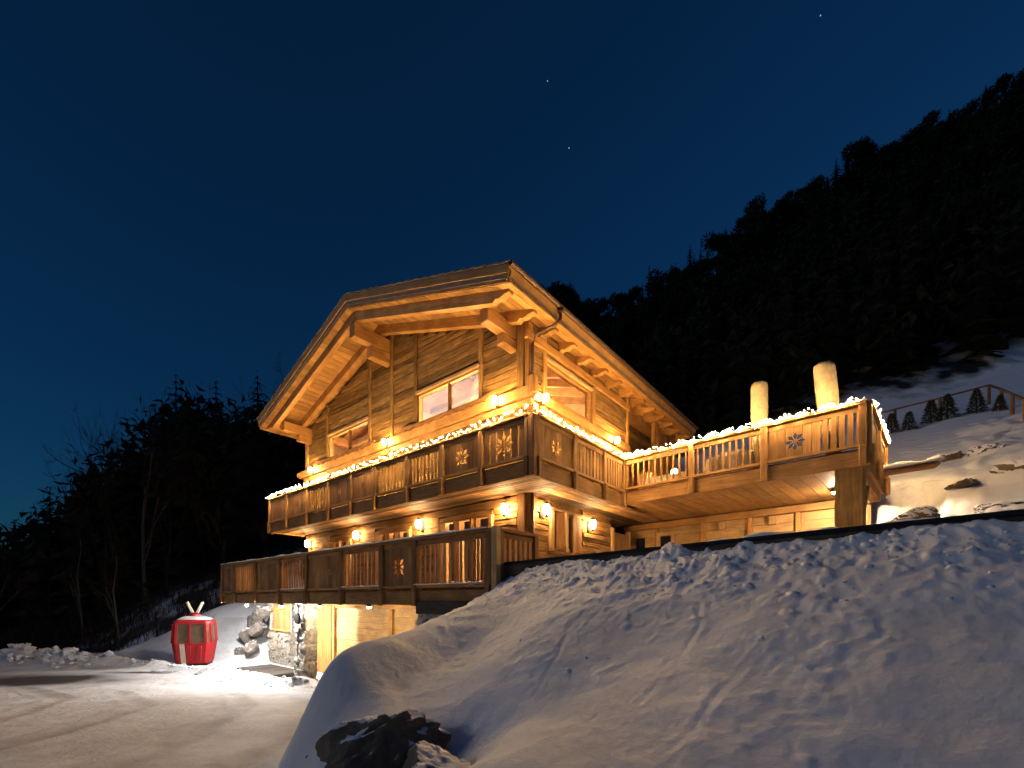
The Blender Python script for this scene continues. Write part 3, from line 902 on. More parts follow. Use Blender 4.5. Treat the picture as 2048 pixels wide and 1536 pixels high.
# right wall
ZWT = 7.2
WIN_R = [(2.20, 4.62, 5.55, 6.54)]
rw = wall_part('side_wall', [(XW - .16, XW - .03, YW + .16, 2.2, 2.9, ZWT), (XW - .16, XW - .03, 2.2, 4.62, 2.9, 5.55), (XW - .16, XW - .03, 2.2, 4.62, 6.54, ZWT),
                             (XW - .16, XW - .03, 4.62, 7.3, 2.9, ZWT), (XW - 1.2, XW - 1.1, 7.3, 12.0, 2.9, ZWT)])
courses(rw, [(1.62, 2.12), (2.2, 4.62), (4.90, 7.12)], 5.62, ZWT, put_side(XW), holes=WIN_R)
courses(rw, [(1.62, 4.7), (4.90, 7.12)], 3.14, 5.0, put_side(XW), name='lower_plank', course=.2)
courses(rw, [(7.5, 11.8)], 3.14, ZWT, put_side(XW - 1.08), name='recess_plank', course=.24)
window_side(*WIN_R[0], nmul=0)
beam('timber_post', rw, (XW + .03, 1.47, 3.13), (XW + .03, 1.47, ZWT), .20, .14, 'beam', up=(1, 0, 0), bev=.015)
for y in (2.12, 4.78, 7.2, 9.6):
    beam('timber_post', rw, (XW + .03, y, 3.13), (XW + .03, y, ZWT), .15, .13, 'beam', up=(1, 0, 0), bev=.012)
beam('timber_post', rw, (XW - .1, 10.2, 3.13), (XW - .1, 10.2, ZWT), .16, .16, 'beam', up=(1, 0, 0), bev=.012)
beam('side_cornice', rw, (XW + .08, 1.35, 5.36), (XW + .08, 7.25, 5.36), .15, .26, 'beam', bev=.02)
beam('side_cornice', rw, (XW + .05, 1.35, 5.10), (XW + .05, 7.25, 5.10), .09, .18, 'beam', bev=.012)
beam('head_beam', rw, (XW + .06, 1.3, 6.86), (XW + .06, 7.3, 6.86), .12, .22, 'beam', bev=.015)
beam('head_beam', rw, (XW + .02, 4.9, 5.86), (XW + .02, 7.15, 5.86), .08, .14, 'beam', bev=.01)

# hidden faces and rooms
wall_part('rear_walls', [(XL, XW, 12.0, 12.12, 2.9, 7.2), (XL, XL + .12, YW + .16, 12.0, -2.7, 7.1), (XL, XW, 12.0, 12.12, -2.7, 2.9)])
wall_part('room_partition', [(XL + .15, XW - .2, 7.6, 7.7, 2.9, 8.6), (-7.3, -7.2, YW + .2, 7.6, 2.9, 9.0)], 'pale')
for k in range(13):
    z = 4.2 + .34 * k
    for (a, b) in ((-13.0, -10.4), (-10.35, -7.3), (-7.1, -4.3), (-4.25, -1.5)):
        if z + .3 < roof_z((a + b) / 2) - .5:
            beam('partition_board', chalet, (a, 7.57, z + .16), (b, 7.57, z + .16), .03, .325, 'pale')
    if z < 8.2:
        beam('partition_board', chalet, (-7.17, 1.65, z + .16), (-7.17, 7.5, z + .16), .03, .325, 'pale')
        beam('partition_board', chalet, (-7.33, 1.65, z + .16), (-7.33, 7.5, z + .16), .03, .325, 'pale')
for (p0, p1) in (((-6.6, 3.2, 5.0), (-4.6, 3.2, 7.6)), ((-2.4, 3.2, 5.6), (-4.4, 3.2, 7.6)), ((-11.6, 3.2, 5.2), (-9.8, 3.2, 7.0)), ((-8.2, 3.2, 5.4), (-9.6, 3.2, 7.0)), ((-13, 3.2, 7.0), (-1.4, 3.2, 7.0))):
    beam('truss_beam', chalet, p0, p1, .16, .2, 'pale', bev=.01)
wall_part('floor_slab', [(XL, XW, YW, 12.0, 2.86, 3.10), (XL, XW, YW, 12.0, .02, .14), (XL + .2, XW - .2, 5.0, 5.1, .14, 2.86)], 'pale')

def rear_gable():
    V = []; F = []
    xs_ = [XL, XRIDGE, XW]
    for x0, x1 in zip(xs_, xs_[1:]):
        n = len(V)
        for y in (12.0, 12.12):
            V += [(x0, y, 7.1), (x1, y, 7.1), (x1, y, roof_z(x1) - .42), (x0, y, roof_z(x0) - .42)]
        F += [(n, n + 1, n + 2, n + 3), (n + 7, n + 6, n + 5, n + 4), (n + 3, n + 2, n + 6, n + 7)]
    return from_arrays('rear_gable_wall', V, F, M['facade'], chalet)
rear_gable()
# --- ground floor
GW = [(-13.02, -11.2), (-9.55, -8.1), (-6.0, -4.65), (-2.40, -1.55)]
gf = wall_part('ground_floor_wall', [(XL, XW - .0, YW + .03, YW + .16, 2.4, 2.86), (XL, XW - .0, YW + .03, YW + .16, .15, .42), (XL, -11.18, YW + .03, YW + .16, .42, 2.4), (-9.62, -8.03, YW + .03, YW + .16, .42, 2.4), (-6.07, -4.6, YW + .03, YW + .16, .42, 2.4), (-2.44, XW, YW + .03, YW + .16, .42, 2.4), (XW - .16, XW - .03, YW + .16, 6.02, .15, 2.86)], 'log')
courses(gf, GW, .25, 2.72, put_front(YW, .07), name='hewn_log', mat='log', jit=.026, course=.155)
courses(gf, [(1.62, 2.34), (4.12, 5.94)], .25, 2.72, put_side(XW, .07), name='hewn_log', mat='log', jit=.026, course=.155)
beam('timber_post', gf, (XW - .10, YW - .03, .2), (XW - .10, YW - .03, ZB + .06), .26, .18, 'rail', up=(0, 1, 0), bev=.02)
beam('timber_post', gf, (XW + .05, 1.52, .2), (XW + .05, 1.52, ZB + .06), .24, .14, 'log', up=(1, 0, 0), bev=.02)
def glazed_front(x0, x1, z0, z1, posts, name='window'):
    s = Soup(); y = YW + .0
    s.box(((x0 + x1) / 2, y, z1 - .06), (x1 - x0, .14, .12))
    o = s.build(name, M['rail'], chalet)
    beam('sill', o, (x0, y, z0 + .06), (x1, y, z0 + .06), .14, .12, 'rail')
    for x, w, mt in posts:
        beam('jamb', o, (x, y - .04, z0 + .12), (x, y - .04, z1 - .12), w, .2, mt, up=(0, 1, 0), bev=.01)
    from_arrays('pane', [(x0, y + .015, z0 + .12), (x1, y + .015, z0 + .12), (x1, y + .015, z1 - .12), (x0, y + .015, z1 - .12)], [(0, 1, 2, 3)], M['glass'], o)
    for i in range(3):
        xx = x0 + (x1 - x0) * (.2 + .3 * i)
        beam('curtain', o, (xx, y + .10, z0 + .15), (xx, y + .10, z1 - .15), .34, .012, 'slat', up=(0, 1, 0))
    return o
glazed_front(-4.62, -2.42, .4, 2.45, [(-2.45, .12, 'pale'), (-3.2, .08, 'rail'), (-3.9, .08, 'rail'), (-4.58, .12, 'beam')])
glazed_front(-8.05, -6.05, .4, 2.4, [(-6.06, .14, 'pale'), (-6.8, .08, 'rail'), (-7.4, .08, 'rail'), (-8.0, .12, 'beam')])
glazed_front(-11.2, -9.6, .4, 2.4, [(-9.62, .14, 'pale'), (-10.4, .08, 'rail'), (-11.15, .12, 'beam')])
beam('lintel_beam', gf, (-13.1, YW - .05, 2.62), (-1.5, YW - .05, 2.62), .12, .2, 'rail', bev=.015)

# ground floor, right hand wall: shuttered window and dark door
gwin = window_side(2.44, 4.06, 1.40, 2.46, x=XW + .0, nmul=0, frame='beam')
for y0, y1 in ((2.62, 3.02), (3.62, 3.98)):
    for k in range(3):
        yy = y0 + (y1 - y0) * (k + .5) / 3
        beam('shutter_board', gwin, (XW + .09, yy, 1.44), (XW + .09, yy, 2.42), .125, .03, 'slat', up=(1, 0, 0))
for y in (2.40, 3.12, 3.50):
    beam('window_post', gwin, (XW + .10, y, 1.36), (XW + .10, y, 2.5), .13, .12, 'pale', up=(1, 0, 0), bev=.01)
beam('window_shelf', gwin, (XW + .14, 2.3, 1.30), (XW + .14, 4.5, 1.30), .24, .07, 'rail')
beam('side_board', gf, (XW + .03, 1.75, 1.98), (XW + .03, 2.35, 1.98), .05, .08, 'pale')
dr = beam('side_door', chalet, (XW + .0, 6.6, .3), (XW + .0, 6.6, 2.3), 1.0, .06, 'rail', up=(1, 0, 0))
for y in (6.02, 7.25):
    sub('door_post', dr, (XW + .05, y, .3), (XW + .05, y, 2.42), .14, .14, 'pale', up=(1, 0, 0), bev=.01)
for z in (.9, 1.6):
    sub('door_batten', dr, (XW + .05, 6.15, z), (XW + .05, 7.05, z), .03, .1, 'slat')

# --- roof
slab = Soup()
def slope_prism(x0, x1, y0, y1, dz_top, dz_bot):
    V = [(x0, y, roof_z(x0) + d) for y in (y0, y1) for d in (dz_top, dz_bot)] + [(x1, y, roof_z(x1) + d) for y in (y0, y1) for d in (dz_top, dz_bot)]
    n = len(slab.v); slab.v += V
    for f in ((0, 1, 3, 2), (4, 6, 7, 5), (0, 4, 5, 1), (2, 3, 7, 6), (0, 2, 6, 4), (1, 5, 7, 3)):
        slab.f.append(tuple(n + k for k in f))
slope_prism(XE_L + .02, XRIDGE, YV + .03, YB, -.02, -.30)
slope_prism(XRIDGE, XE_R - .02, YV + .03, YB, -.02, -.30)
roof = slab.build('roof', M['tile'], chalet)
# tile courses
tl = Soup(); nt_ = 19
for side in (-1, 1):
    for i in range(nt_):
        d0 = i / nt_ * 6.80; d1 = d0 + 6.80 / nt_ + .05
        xa, xb = XRIDGE + side * d0, XRIDGE + side * min(d1, 6.86)
        za, zb_ = ROOF_TOP_R - SLOPE * d0, ROOF_TOP_R - SLOPE * min(d1, 6.86)
        nrow = 42
        for k in range(nrow):
            y0 = YV - .03 + (YB - YV + .03) * k / nrow; y1 = YV - .03 + (YB - YV + .03) * (k + .96) / nrow
            j = random.uniform(-.006, .006); n = len(tl.v)
            for (x, z) in ((xa, za + j), (xb, zb_ + .035 + j)):
                tl.v += [(x, y0, z), (x, y1, z), (x, y1, z + .03), (x, y0, z + .03)]
            for f in ((0, 1, 5, 4), (1, 2, 6, 5), (2, 3, 7, 6), (3, 0, 4, 7), (0, 3, 2, 1), (4, 5, 6, 7)):
                tl.f.append(tuple(n + q2 for q2 in f))
tag(tl.build('roof_tile', M['tile'], roof), kind='stuff')
up_s = {-1: Vector((-SLOPE, 0, 1)).normalized(), 1: Vector((SLOPE, 0, 1)).normalized()}
def on_roof(side, dist, y, dz): return Vector((XRIDGE + side * dist, y, ROOF_TOP_R - SLOPE * dist + dz))
RUN = XE_R - XRIDGE
for side in (-1, 1):
    nb = 30
    for i in range(nb):                                   # soffit boards, one by one
        d = RUN * (i + .5) / nb
        beam('soffit_board', roof, on_roof(side, d, YV + .07, -.385), on_roof(side, d, YB, -.385), RUN / nb * 1.045 - .012, .03, 'soffit', up=up_s[side])
    beam('verge_board', roof, on_roof(side, 0, YV + .02, -.10), on_roof(side, RUN, YV + .02, -.10), .05, .17, 'beam', up=up_s[side])
    beam('verge_board', roof, on_roof(side, 0, YV + .075, -.27), on_roof(side, RUN, YV + .075, -.27), .05, .21, 'beam', up=up_s[side])
    beam('eave_board', roof, on_roof(side, RUN - .03, YV, -.18), on_roof(side, RUN - .03, YB, -.18), .05, .30, 'beam', up=up_s[side])
    for k in range(14):                                    # rafters with shaped tails
        y = .12 + .93 * k
        L = RUN - .22; hh = .28; w2 = .085
        prof = [(0, -.405), (L, -.405), (L, -.47), (L - .12, -.50), (L - .3, -.60), (L - .42, -.60), (L - .50, -.405 - hh), (0, -.405 - hh)]
        V = []; n = len(prof)
        for yy in (y - w2, y + w2):
            for (d, dz) in prof:
                p = on_roof(side, d, yy, dz); V.append(tuple(p))
        F = [tuple(range(n)), tuple(range(2 * n - 1, n - 1, -1))] + [(i, i + n, (i + 1) % n + n, (i + 1) % n) for i in range(n)]
        m = Matrix.Translation(on_roof(side, L / 2, y, -.55)) @ Matrix.Rotation(-side * math.atan(SLOPE) * -1, 4, 'Y')
        inv = m.inverted()
        me_ = bpy.data.meshes.new('rafter'); me_.from_pydata([tuple(inv @ Vector(v)) for v in V], [], F); me_.update()
        bmx = bmesh.new(); bmx.from_mesh(me_); bmesh.ops.recalc_face_normals(bmx, faces=bmx.faces); bmx.to_mesh(me_); bmx.free()
        link('rafter', me_, roof, M['beam'], m)
# purlins
beam('purlin', roof, (XRIDGE, .0, 8.64), (XRIDGE, 11.9, 8.64), .30, .44, 'beam', bev=.02)
beam('purlin_bracket', roof, (XRIDGE, .62, 8.22), (XRIDGE, YW + .1, 8.22), .28, .40, 'beam', bev=.03)
for xx in (-1.70, -12.86):
    beam('purlin', roof, (xx, .25, 7.02), (xx, 11.9, 7.02), .28, .36, 'beam', bev=.02)
    beam('purlin_bracket', roof, (xx, .85, 6.70), (xx, YW + .1, 6.70), .24, .28, 'beam', bev=.03)
# gutter and downpipe
g = Soup(); nseg = 9
for y in (YV - .02, YB):
    for k in range(nseg):
        t = math.pi + math.pi * k / (nseg - 1)
        g.v.append((XE_R + .075 + .07 * math.cos(t), y, ROOF_TOP_E - .02 + .07 * math.sin(t)))
for k in range(nseg - 1):
    g.f.append((k, k + 1, nseg + k + 1, nseg + k))
g.build('gutter', M['metal'], roof, True)
p = Soup()
yb = 1.72
p.tube([(XE_R + .075, yb, ROOF_TOP_E - .08), (XE_R + .075, yb, ROOF_TOP_E - .32), (XE_R - .05, yb - .03, ROOF_TOP_E - .45), (XW + .22, YW + .08, 6.84),
        (XW + .16, YW + .03, 6.6), (XW + .16, YW + .03, 5.6)], .045, 8)
p.tube([(XW + .16, YW + .03, 5.62), (XW + .16, YW + .03, 3.2)], .045, 8)
p.tube([(XW + .16, YW + .03, 2.75), (XW + .16, YW + .03, .4)], .045, 8)
p.tube([(XE_R + .075, yb, ROOF_TOP_E - .10), (XE_R + .075, yb, ROOF_TOP_E - .2)], [.085, .05], 10)
dp = p.build('downpipe', M['metal'], chalet, True)

# ------------------------------------------------------------------ balconies
def run(part, O, e, n, marks, kinds, zb, zr, post_w=.13, matp='rail', mats=None, fascia='rail', ledge='beam', end_post=True, sag=0.0):
    """a straight balustrade: O start, e along, n outward (2D, in the part's frame)"""
    O = Vector(O); e = Vector(e); n = Vector(n)
    def P(s, out, z): return (O.x + e.x * s + n.x * out, O.y + e.y * s + n.y * out, z)
    nz = (n.x, n.y, 0)
    s0, s1 = marks[0], marks[-1]
    zl = zb + .40
    for i, m in enumerate(marks):
        beam('post', part, P(m, .035, zb + .02), P(m, .035, zr - .06), post_w, .13, matp, up=nz, bev=.012)
        beam('bracket', part, P(m, .105, zb - .02), P(m, .105, zl + .02), post_w * .9, .07, matp, up=nz, bev=.015)
    beam('top_rail', part, P(s0 - .06, .03, zr - .035), P(s1 + .06, .03, zr - .035), .18, .065, matp, bev=.012)
    beam('upper_rail', part, P(s0, .02, zr - .14), P(s1, .02, zr - .14), .07, .10, matp)
    beam('bottom_rail', part, P(s0, .03, zl + .03), P(s1, .03, zl + .03), .10, .06, ledge)
    beam('fascia_board', part, P(s0, -.01, zb + .165), P(s1, -.01, zb + .165), .07, .33, fascia)
    za, zt = zl + .06, zr - .19
    for (m0, m1), kd in zip(zip(marks, marks[1:]), kinds):
        a, b = m0 + post_w / 2, m1 - post_w / 2
        if kd[0] == 'T':
            continue
        if kd[0] == 'B':
            cnt = kd[1]; w = kd[2] if len(kd) > 2 else .07; mt = kd[3] if len(kd) > 3 else matp
            for k in range(cnt):
                c = a + (b - a) * (k + .5) / cnt + random.uniform(-.006, .006)
                ww = w * random.uniform(.85, 1.15)
                beam('baluster', part, P(c, .03, za), P(c, .03, zt), round(ww, 2), .026, mt, up=nz)
        else:
            cnt = kd[1]; r = kd[2]; gap = kd[3] if len(kd) > 3 else .006; cx = kd[4] if len(kd) > 4 else (0,)
            mt = kd[5] if len(kd) > 5 else matp
            H = zt - za
            for k in range(cnt):
                w = (b - a) / cnt - gap; c = a + (b - a) * (k + .5) / cnt
                mat4 = frame_matrix(P(c, .03, za), P(c, .03, zt), nz)
                ydir = Vector(mat4.col[1][:3]); sgn = 1 if ydir.dot(Vector((e.x, e.y, 0))) > 0 else -1
                holes = []
                for q2 in cx:
                    off = ((a + b) / 2 + q2 - c) * sgn
                    if r: holes += star_holes(0.0, off, r)
                cut_plate('panel_board', part, H, w, .018, holes, mt, mat4)

ub = Soup()
ub.box((-6.72, .74, ZB + .33), (13.36, 1.36, .12)); ub.box((-.66, 2.9, ZB + .331), (1.20, 2.96, .118))
upper = ub.build('upper_balcony', M['railold'], chalet)
marks = [.10, 1.50, 2.88, 4.33, 5.90, 7.24, 8.66, 10.17, 11.77, 13.34]
kinds = [('S', 6, .29, .034, (0,), 'railold'), ('S', 6, .27, .006, (0,), 'railold'), ('B', 9, .06), ('B', 9, .06), ('S', 6, .12, .006, (0,), 'railold'), ('S', 6, .14, .006, (0,), 'railold'), ('B', 8, .06), ('S', 6, .16, .006, (0,), 'railold'), ('S', 6, .10, .006, (0,), 'railold')]
run(upper, (0, 0), (-1, 0), (0, -1), marks, kinds, ZB, ZR)
run(upper, (0, 0), (0, 1), (1, 0), [.10, 1.62, 3.13, 4.30], [('S', 6, .22, .008), ('B', 8, .10), ('B', 7, .10)], ZB, ZR)
run(upper, (-13.4, 0), (0, 1), (-1, 0), [.10, 1.36], [('S', 5, 0)], ZB, ZR)
beam('corner_post', upper, (-.0, .0, ZB - .02), (-.0, .0, ZR - .05), .20, .20, 'railold', up=(0, 1, 0), bev=.02)
for i in range(9):                                         # ceiling boards below the deck
    y = .06 + (1.36) * (i + .5) / 9
    beam('ceiling_board', upper, (-13.36, y, ZB + .06), (-.05, y, ZB + .06), .126, .025, 'deck')
for i in range(8):
    x = -.05 - 1.2 * (i + .5) / 8
    beam('ceiling_board', upper, (x, YW + .01, ZB + .06), (x, 7.6, ZB + .06), .126, .025, 'deck')

# lower balcony over the garage
ZLB, ZLR, YLO, XLL = -.128, 1.42, -1.227, -14.89
lb = Soup(); lb.box((-8.6, .12, ZLB + .33), (12.4, 2.55, .14)); lb.box((-1.2, .12, ZLB + .33), (2.3, 2.55, .14))
lower = lb.build('lower_balcony', M['deck'], chalet)
lm = [.10, 2.43, 3.73, 5.64, 7.66, 9.52, 11.47, 13.51, 14.80]
lk = [('B', 13, .06, 'slat'), ('S', 6, .27, .006, (0,), 'railold'), ('B', 10, .055, 'slat'), ('S', 8, .12, .006, (-.3, .35), 'railold'), ('B', 10, .055, 'slat'),
      ('S', 8, .11, .006, (-.3, .35), 'railold'), ('B', 10, .08, 'slat'), ('S', 6, .12, .006, (0,), 'railold')]
run(lower, (0, YLO), (-1, 0), (0, -1), lm, lk, ZLB, ZLR, .16, 'railold', fascia='rail', ledge='rail')
run(lower, (0, YLO), (0, 1), (1, 0), [.1, 1.25], [('B', 6, .09, 'slat')], ZLB, ZLR, .14, 'railold')
run(lower, (-14.86, YLO), (0, 1), (-1, 0), [.1, 2.5], [('S', 9, 0)], ZLB, ZLR, .14, 'railold')
beam('end_post', lower, (.06, YLO - .04, ZLB - .1), (.06, YLO - .04, ZLR + .02), .14, .14, 'pale', up=(0, 1, 0), bev=.01)
beam('support_beam', lower, (-2.40, YLO + .02, ZLB - .05), (.05, YLO + .02, ZLB - .05), .18, .30, 'edgewood', bev=.02)

# basement: garage door, piers, slate work
def slate_part(name, parent, faces, mat='slate', ch=.062, seed=1):
    """faces: (origin, along(2D), length, outward(2D), z0, z1) laid up stone by stone"""
    rr = random.Random(seed); s = Soup()
    for (O, e, L, n, z0, z1) in faces:
        ang = math.atan2(e[1], e[0]); z = z0
        while z < z1 - .01:
            h = min(rr.uniform(ch * .6, ch * 1.5), z1 - z); x = -.02 + rr.uniform(-.1, 0)
            while x < L:
                l = min(rr.uniform(.14, .42), L - x + .02)
                d = rr.uniform(.06, .14)
                c = (O[0] + e[0] * (x + l / 2) + n[0] * (d / 2 - .05), O[1] + e[1] * (x + l / 2) + n[1] * (d / 2 - .05), z + h / 2)
                s.box(c, (l - .008, d, h - .008), ang, .008, rr)
                x += l
            z += h
    o = s.build(name, M[mat], parent)
    return tag(o, kind='stuff')
bz = -2.74
core = wall_part('basement_wall', [(-9.75, -2.45, .75, .9, bz, -.15), (-14.9, -9.75, 1.5, 1.6, bz, -.15), (-2.45, -.1, YLO + .12, 1.4, -3.2, -.25), (-15.0, -13.0, .62, .9, bz, -1.42),
                                   (-13.0, -12.9, .62, 1.5, bz, -.15), (-14.95, -13.0, .75, .9, -1.42, -.15), (-15.0, -14.9, .62, 3.0, bz, -.15)], 'slate')
slate_part('slate_stone', core, [((-2.45, YLO + .12), (1, 0), 2.4, (0, -1), bz, -.28), ((-2.45, .75), (0, -1), 1.86, (-1, 0), bz, -.28)], seed=4)
slate_part('niche_stone', core, [((-15.0, .62), (1, 0), 2.1, (0, -1), bz, -1.40)], seed=6, ch=.085)
# square stone pillar
pil = wall_part('stone_pillar', [(-9.14, -8.52, -.86, -.60, bz - .1, -.13)], 'slate')
slate_part('pillar_stone', pil, [((-9.16, -.87), (1, 0), .66, (0, -1), bz - .1, -.13), ((-8.51, -.87), (0, 1), .30, (1, 0), bz - .1, -.13), ((-9.15, -.59), (0, -1), .30, (-1, 0), bz - .1, -.13)], seed=8, ch=.085)
# garage door of wide pale boards
gd = Soup()
gd.box((-6.1, .70, -.22), (7.3, .12, .18)); gd.box((-9.58, .68, -1.45), (.16, .14, 2.5)); gd.box((-2.62, .68, -1.45), (.16, .14, 2.5)); gd.box((-6.1, .69, -1.45), (.16, .12, 2.5))
gdo = gd.build('garage_door', M['beam'], chalet)
for (a, b) in ((-9.48, -6.20), (-6.0, -2.72)):
    z = bz + .04
    for k in range(11):
        beam('door_board', gdo, (a, .735, z + .105), (b, .735, z + .105), .05, .205, 'pale', jit=.003)
        z += .215
for k in range(7):
    x = -9.82 - .17 * k
    beam('pier_board', core, (x, .66, bz), (x, .66, -.16), .16, .06, 'beam', up=(0, 1, 0))
for k in range(5):
    x = -11.12 - .30 * k
    beam('entry_board', core, (x, 1.42, bz), (x, 1.42, -.16), .29, .06, 'pale', up=(0, 1, 0))
for k in range(6):
    x = -13.1 - .3 * k
    beam('carved_board', core, (x, .70, -1.36), (x, .70, -.16), .29, .06, 'slat', up=(0, 1, 0))
for z in (-.42, -1.30):
    beam('carved_rail', core, (-14.9, .65, z), (-13.0, .65, z), .05, .09, 'beam')
beam('header_beam', core, (-14.85, .55, -.10), (-2.45, .55, -.10), .16, .16, 'pale', bev=.02)

# ------------------------------------------------------------------ terrace over the carport
terr = empty('terrace', (0, 4.366, 0), TROT - HROT, chalet)
ZTB, ZTR = 2.768, 4.085
td = Soup()
td.box((2.2, 1.85, ZTB + .33), (6.8, 3.55, .12))
tdeck = td.build('terrace_deck', M['deck'], terr)
run(tdeck, (0, 0), (1, 0), (0, -1), [0.0, 2.03, 3.74, 5.58], [('B', 11, .048), ('B', 10, .048), ('T',)], ZTB, ZTR, .15)
def tbeam(name, p0, p1, w, h, mat, **k): return beam(name, terr, p0, p1, w, h, mat, **k)
# last bay of the terrace front: solid boards with a star, then open slats
za, zt = ZTB + .46, ZTR - .19
for k in range(6):
    c = 3.83 + (4.84 - 3.83) * (k + .5) / 6
    m4 = frame_matrix((c, -.03, za), (c, -.03, zt), (0, -1, 0))
    sgn = 1 if m4.col[1][0] > 0 else -1
    cut_plate('panel_board', terr, zt - za, .162, .018, star_holes(0, (4.36 - c) * sgn, .20), 'rail', m4)
for k in range(5):
    c = 4.93 + .145 * k
    tbeam('baluster', (c, -.03, za), (c, -.03, zt), .10, .035, 'rail', up=(0, -1, 0))
run(terr, (5.62, 0), (0, 1), (1, 0), [.02, 1.8, 3.58], [('S', 10, 0), ('S', 10, 0)], ZTB, ZTR, .15)
for i in range(24):                                        # ceiling boards of the carport
    x = -1.9 + 7.5 * (i + .5) / 24
    y0 = .06 if x > 0.05 else max(.06, -x * .0 + .06)
    tbeam('ceiling_board', (x, y0 if x > 0 else .9, ZTB + .06), (x, 3.8, ZTB + .06), .30, .03, 'soffit')
tbeam('corner_pillar', (5.33, .22, .2), (5.33, .22, ZTB + .04), .50, .42, 'facade', up=(0, 1, 0), bev=.02)
tbeam('end_beam', (5.45, .3, ZTB - .06), (5.45, 3.6, ZTB - .06), .22, .24, 'rail', bev=.02)
tbeam('brace', (5.50, .50, ZTB - .85), (5.50, 1.35, ZTB - .18), .12, .12, 'pale', bev=.01)
# rear wall of the carport: plank panels, posts, doors and windows
bw = Soup(); bw.box((1.7, 3.74, 1.5), (7.3, .08, 2.6))
bwo = bw.build('carport_wall', M['pale'], terr)
def bwb(name, p0, p1, w, h, mat, **k): return tbeam(name, p0, p1, w, h, mat, **k)
for i in range(9):
    for (a, b) in ((-2.0, -.78), (.98, 2.3), (2.45, 3.62), (3.75, 4.6), (4.72, 5.3)):
        z = .35 + .26 * i
        bwb('wall_plank', (a, 3.68, z), (b, 3.68, z), .03, .245, 'pale', jit=.004)
for x in (-.72, .92, 2.38, 3.68, 4.66):
    bwb('wall_post', (x, 3.64, .2), (x, 3.64, 2.62), .13, .12, 'beam', up=(0, 1, 0), bev=.012)
for x in (1.55, 3.02):
    bwb('pale_block', (x, 3.60, 2.28), (x, 3.60, 2.54), .22, .1, 'pale', up=(0, 1, 0), bev=.01)
bwb('wall_plate', (-2, 3.62, 2.66), (5.35, 3.62, 2.66), .14, .2, 'beam', bev=.015)
for (a, b) in ((-.58, -.22), (-1.5, -1.2)):
    bwb('window_glass', ((a + b) / 2, 3.645, 1.3), ((a + b) / 2, 3.645, 2.26), b - a, .02, 'glass_dark', up=(0, 1, 0))
for x in (-.66, -.12):
    bwb('window_post', (x, 3.62, 1.1), (x, 3.62, 2.4), .11, .1, 'pale', up=(0, 1, 0))
for z in (2.34, 1.2):
    bwb('window_rail', (-.7, 3.62, z), (.9, 3.62, z), .08, .1, 'pale')
for i in range(7):
    z = .4 + .24 * i
    bwb('wall_plank', (-.66, 3.69, z), (.86, 3.69, z), .03, .225, 'pale', jit=.004)

# ------------------------------------------------------------------ loose things on the terrace
def parasol(tp, h, r, tilt, label):
    w = t2w(*tp)
    root = empty('parasol', (w.x, w.y, ZTB + .39), 0)
    tag(root, label, 'parasol', 'closed parasols on the terrace')
    lean = Vector((tilt, 0, 1)).normalized()
    s = Soup(); n = 12; rings = [(0.10, .55), (.3, .8), (.75, .98), (1.3, 1.0), (1.75, 1.0), (h - .10, .98), (h - .015, .90), (h, .55)]
    for z, k in rings:
        for j in range(n):
            t = 2 * math.pi * j / n
            rr = r * k * (1 + (.09 if j % 2 else -.05) + random.uniform(-.02, .02))
            s.v.append((rr * math.cos(t) + tilt * z, rr * .9 * math.sin(t), z))
    for i in range(len(rings) - 1):
        for j in range(n):
            a = i * n + j; b = i * n + (j + 1) % n
            s.f.append((a, b, b + n, a + n))
    s.f.append(tuple((len(rings) - 1) * n + j for j in range(n)))
    s.build('cover', M['cover'], root, True)
    beam('pole', root, (0, 0, 0), (tilt * .4, 0, .4), .06, .06, 'rail')
    b2 = lathe([(.30, 0), (.30, .05), (.06, .09)], 14); b2.build('base', M['dark'], root)
    return root
parasol((3.44, .72, 0), 2.28, .18, -.01, 'closed beige parasol standing upright, the left one on the terrace')
parasol((4.96, .75, 0), 2.22, .205, -.10, 'closed beige parasol leaning to the left near the terrace corner')

def covered_table():
    w = t2w(2.72, .95); root = empty('covered_table', (w.x, w.y, ZTB + .39), TROT)
    tag(root, 'large table under a peaked pale cover behind the terrace balusters', 'covered table')
    V = []; F = []
    n = 14
    for i, (z, k) in enumerate(((0, 1.04), (.25, 1.0), (.52, .97), (.60, .90), (.78, .22))):
        for (dx, dy) in [(math.cos(2 * math.pi * j / n), math.sin(2 * math.pi * j / n)) for j in range(n)]:
            m = max(abs(dx), abs(dy)); e = 1 + .03 * random.uniform(-1, 1)
            V.append((dx / m * .72 * k * e, dy / m * .45 * k * e, z + (.0 if i < 3 else .02 * random.uniform(-1, 1))))
    for i in range(4):
        for j in range(n):
            a = i * n + j; b = i * n + (j + 1) % n; F.append((a, b, b + n, a + n))
    F.append(tuple(4 * n + j for j in range(n)))
    from_arrays('cover', V, F, M['linen'], root, True)
    for sx in (-.6, .6):
        for sy in (-.36, .36): beam('leg', root, (sx, sy, 0), (sx, sy, .4), .06, .06, 'rail')
covered_table()
def sofa(tp, L, label):
    w = t2w(*tp); root = empty('covered_bench', (w.x, w.y, ZTB + .39), TROT)
    tag(root, label, 'covered bench', 'covered seats on the terrace')
    s = Soup()
    for i in range(int(L / .45)):
        s.box((-L / 2 + .225 + .45 * i, 0, .24), (.44, .5, .18 + .03 * random.random()), 0, .015)
    s.build('cushion', M['linen'], root)
    beam('frame', root, (-L / 2, 0, .08), (L / 2, 0, .08), .48, .14, 'rail', bev=.02)
sofa((.9, .55, 0), .9, 'low pale covered bench behind the balusters by the inner terrace corner')
sofa((1.62, .60, 0), .7, 'low pale covered bench between the table lamp and the covered table')
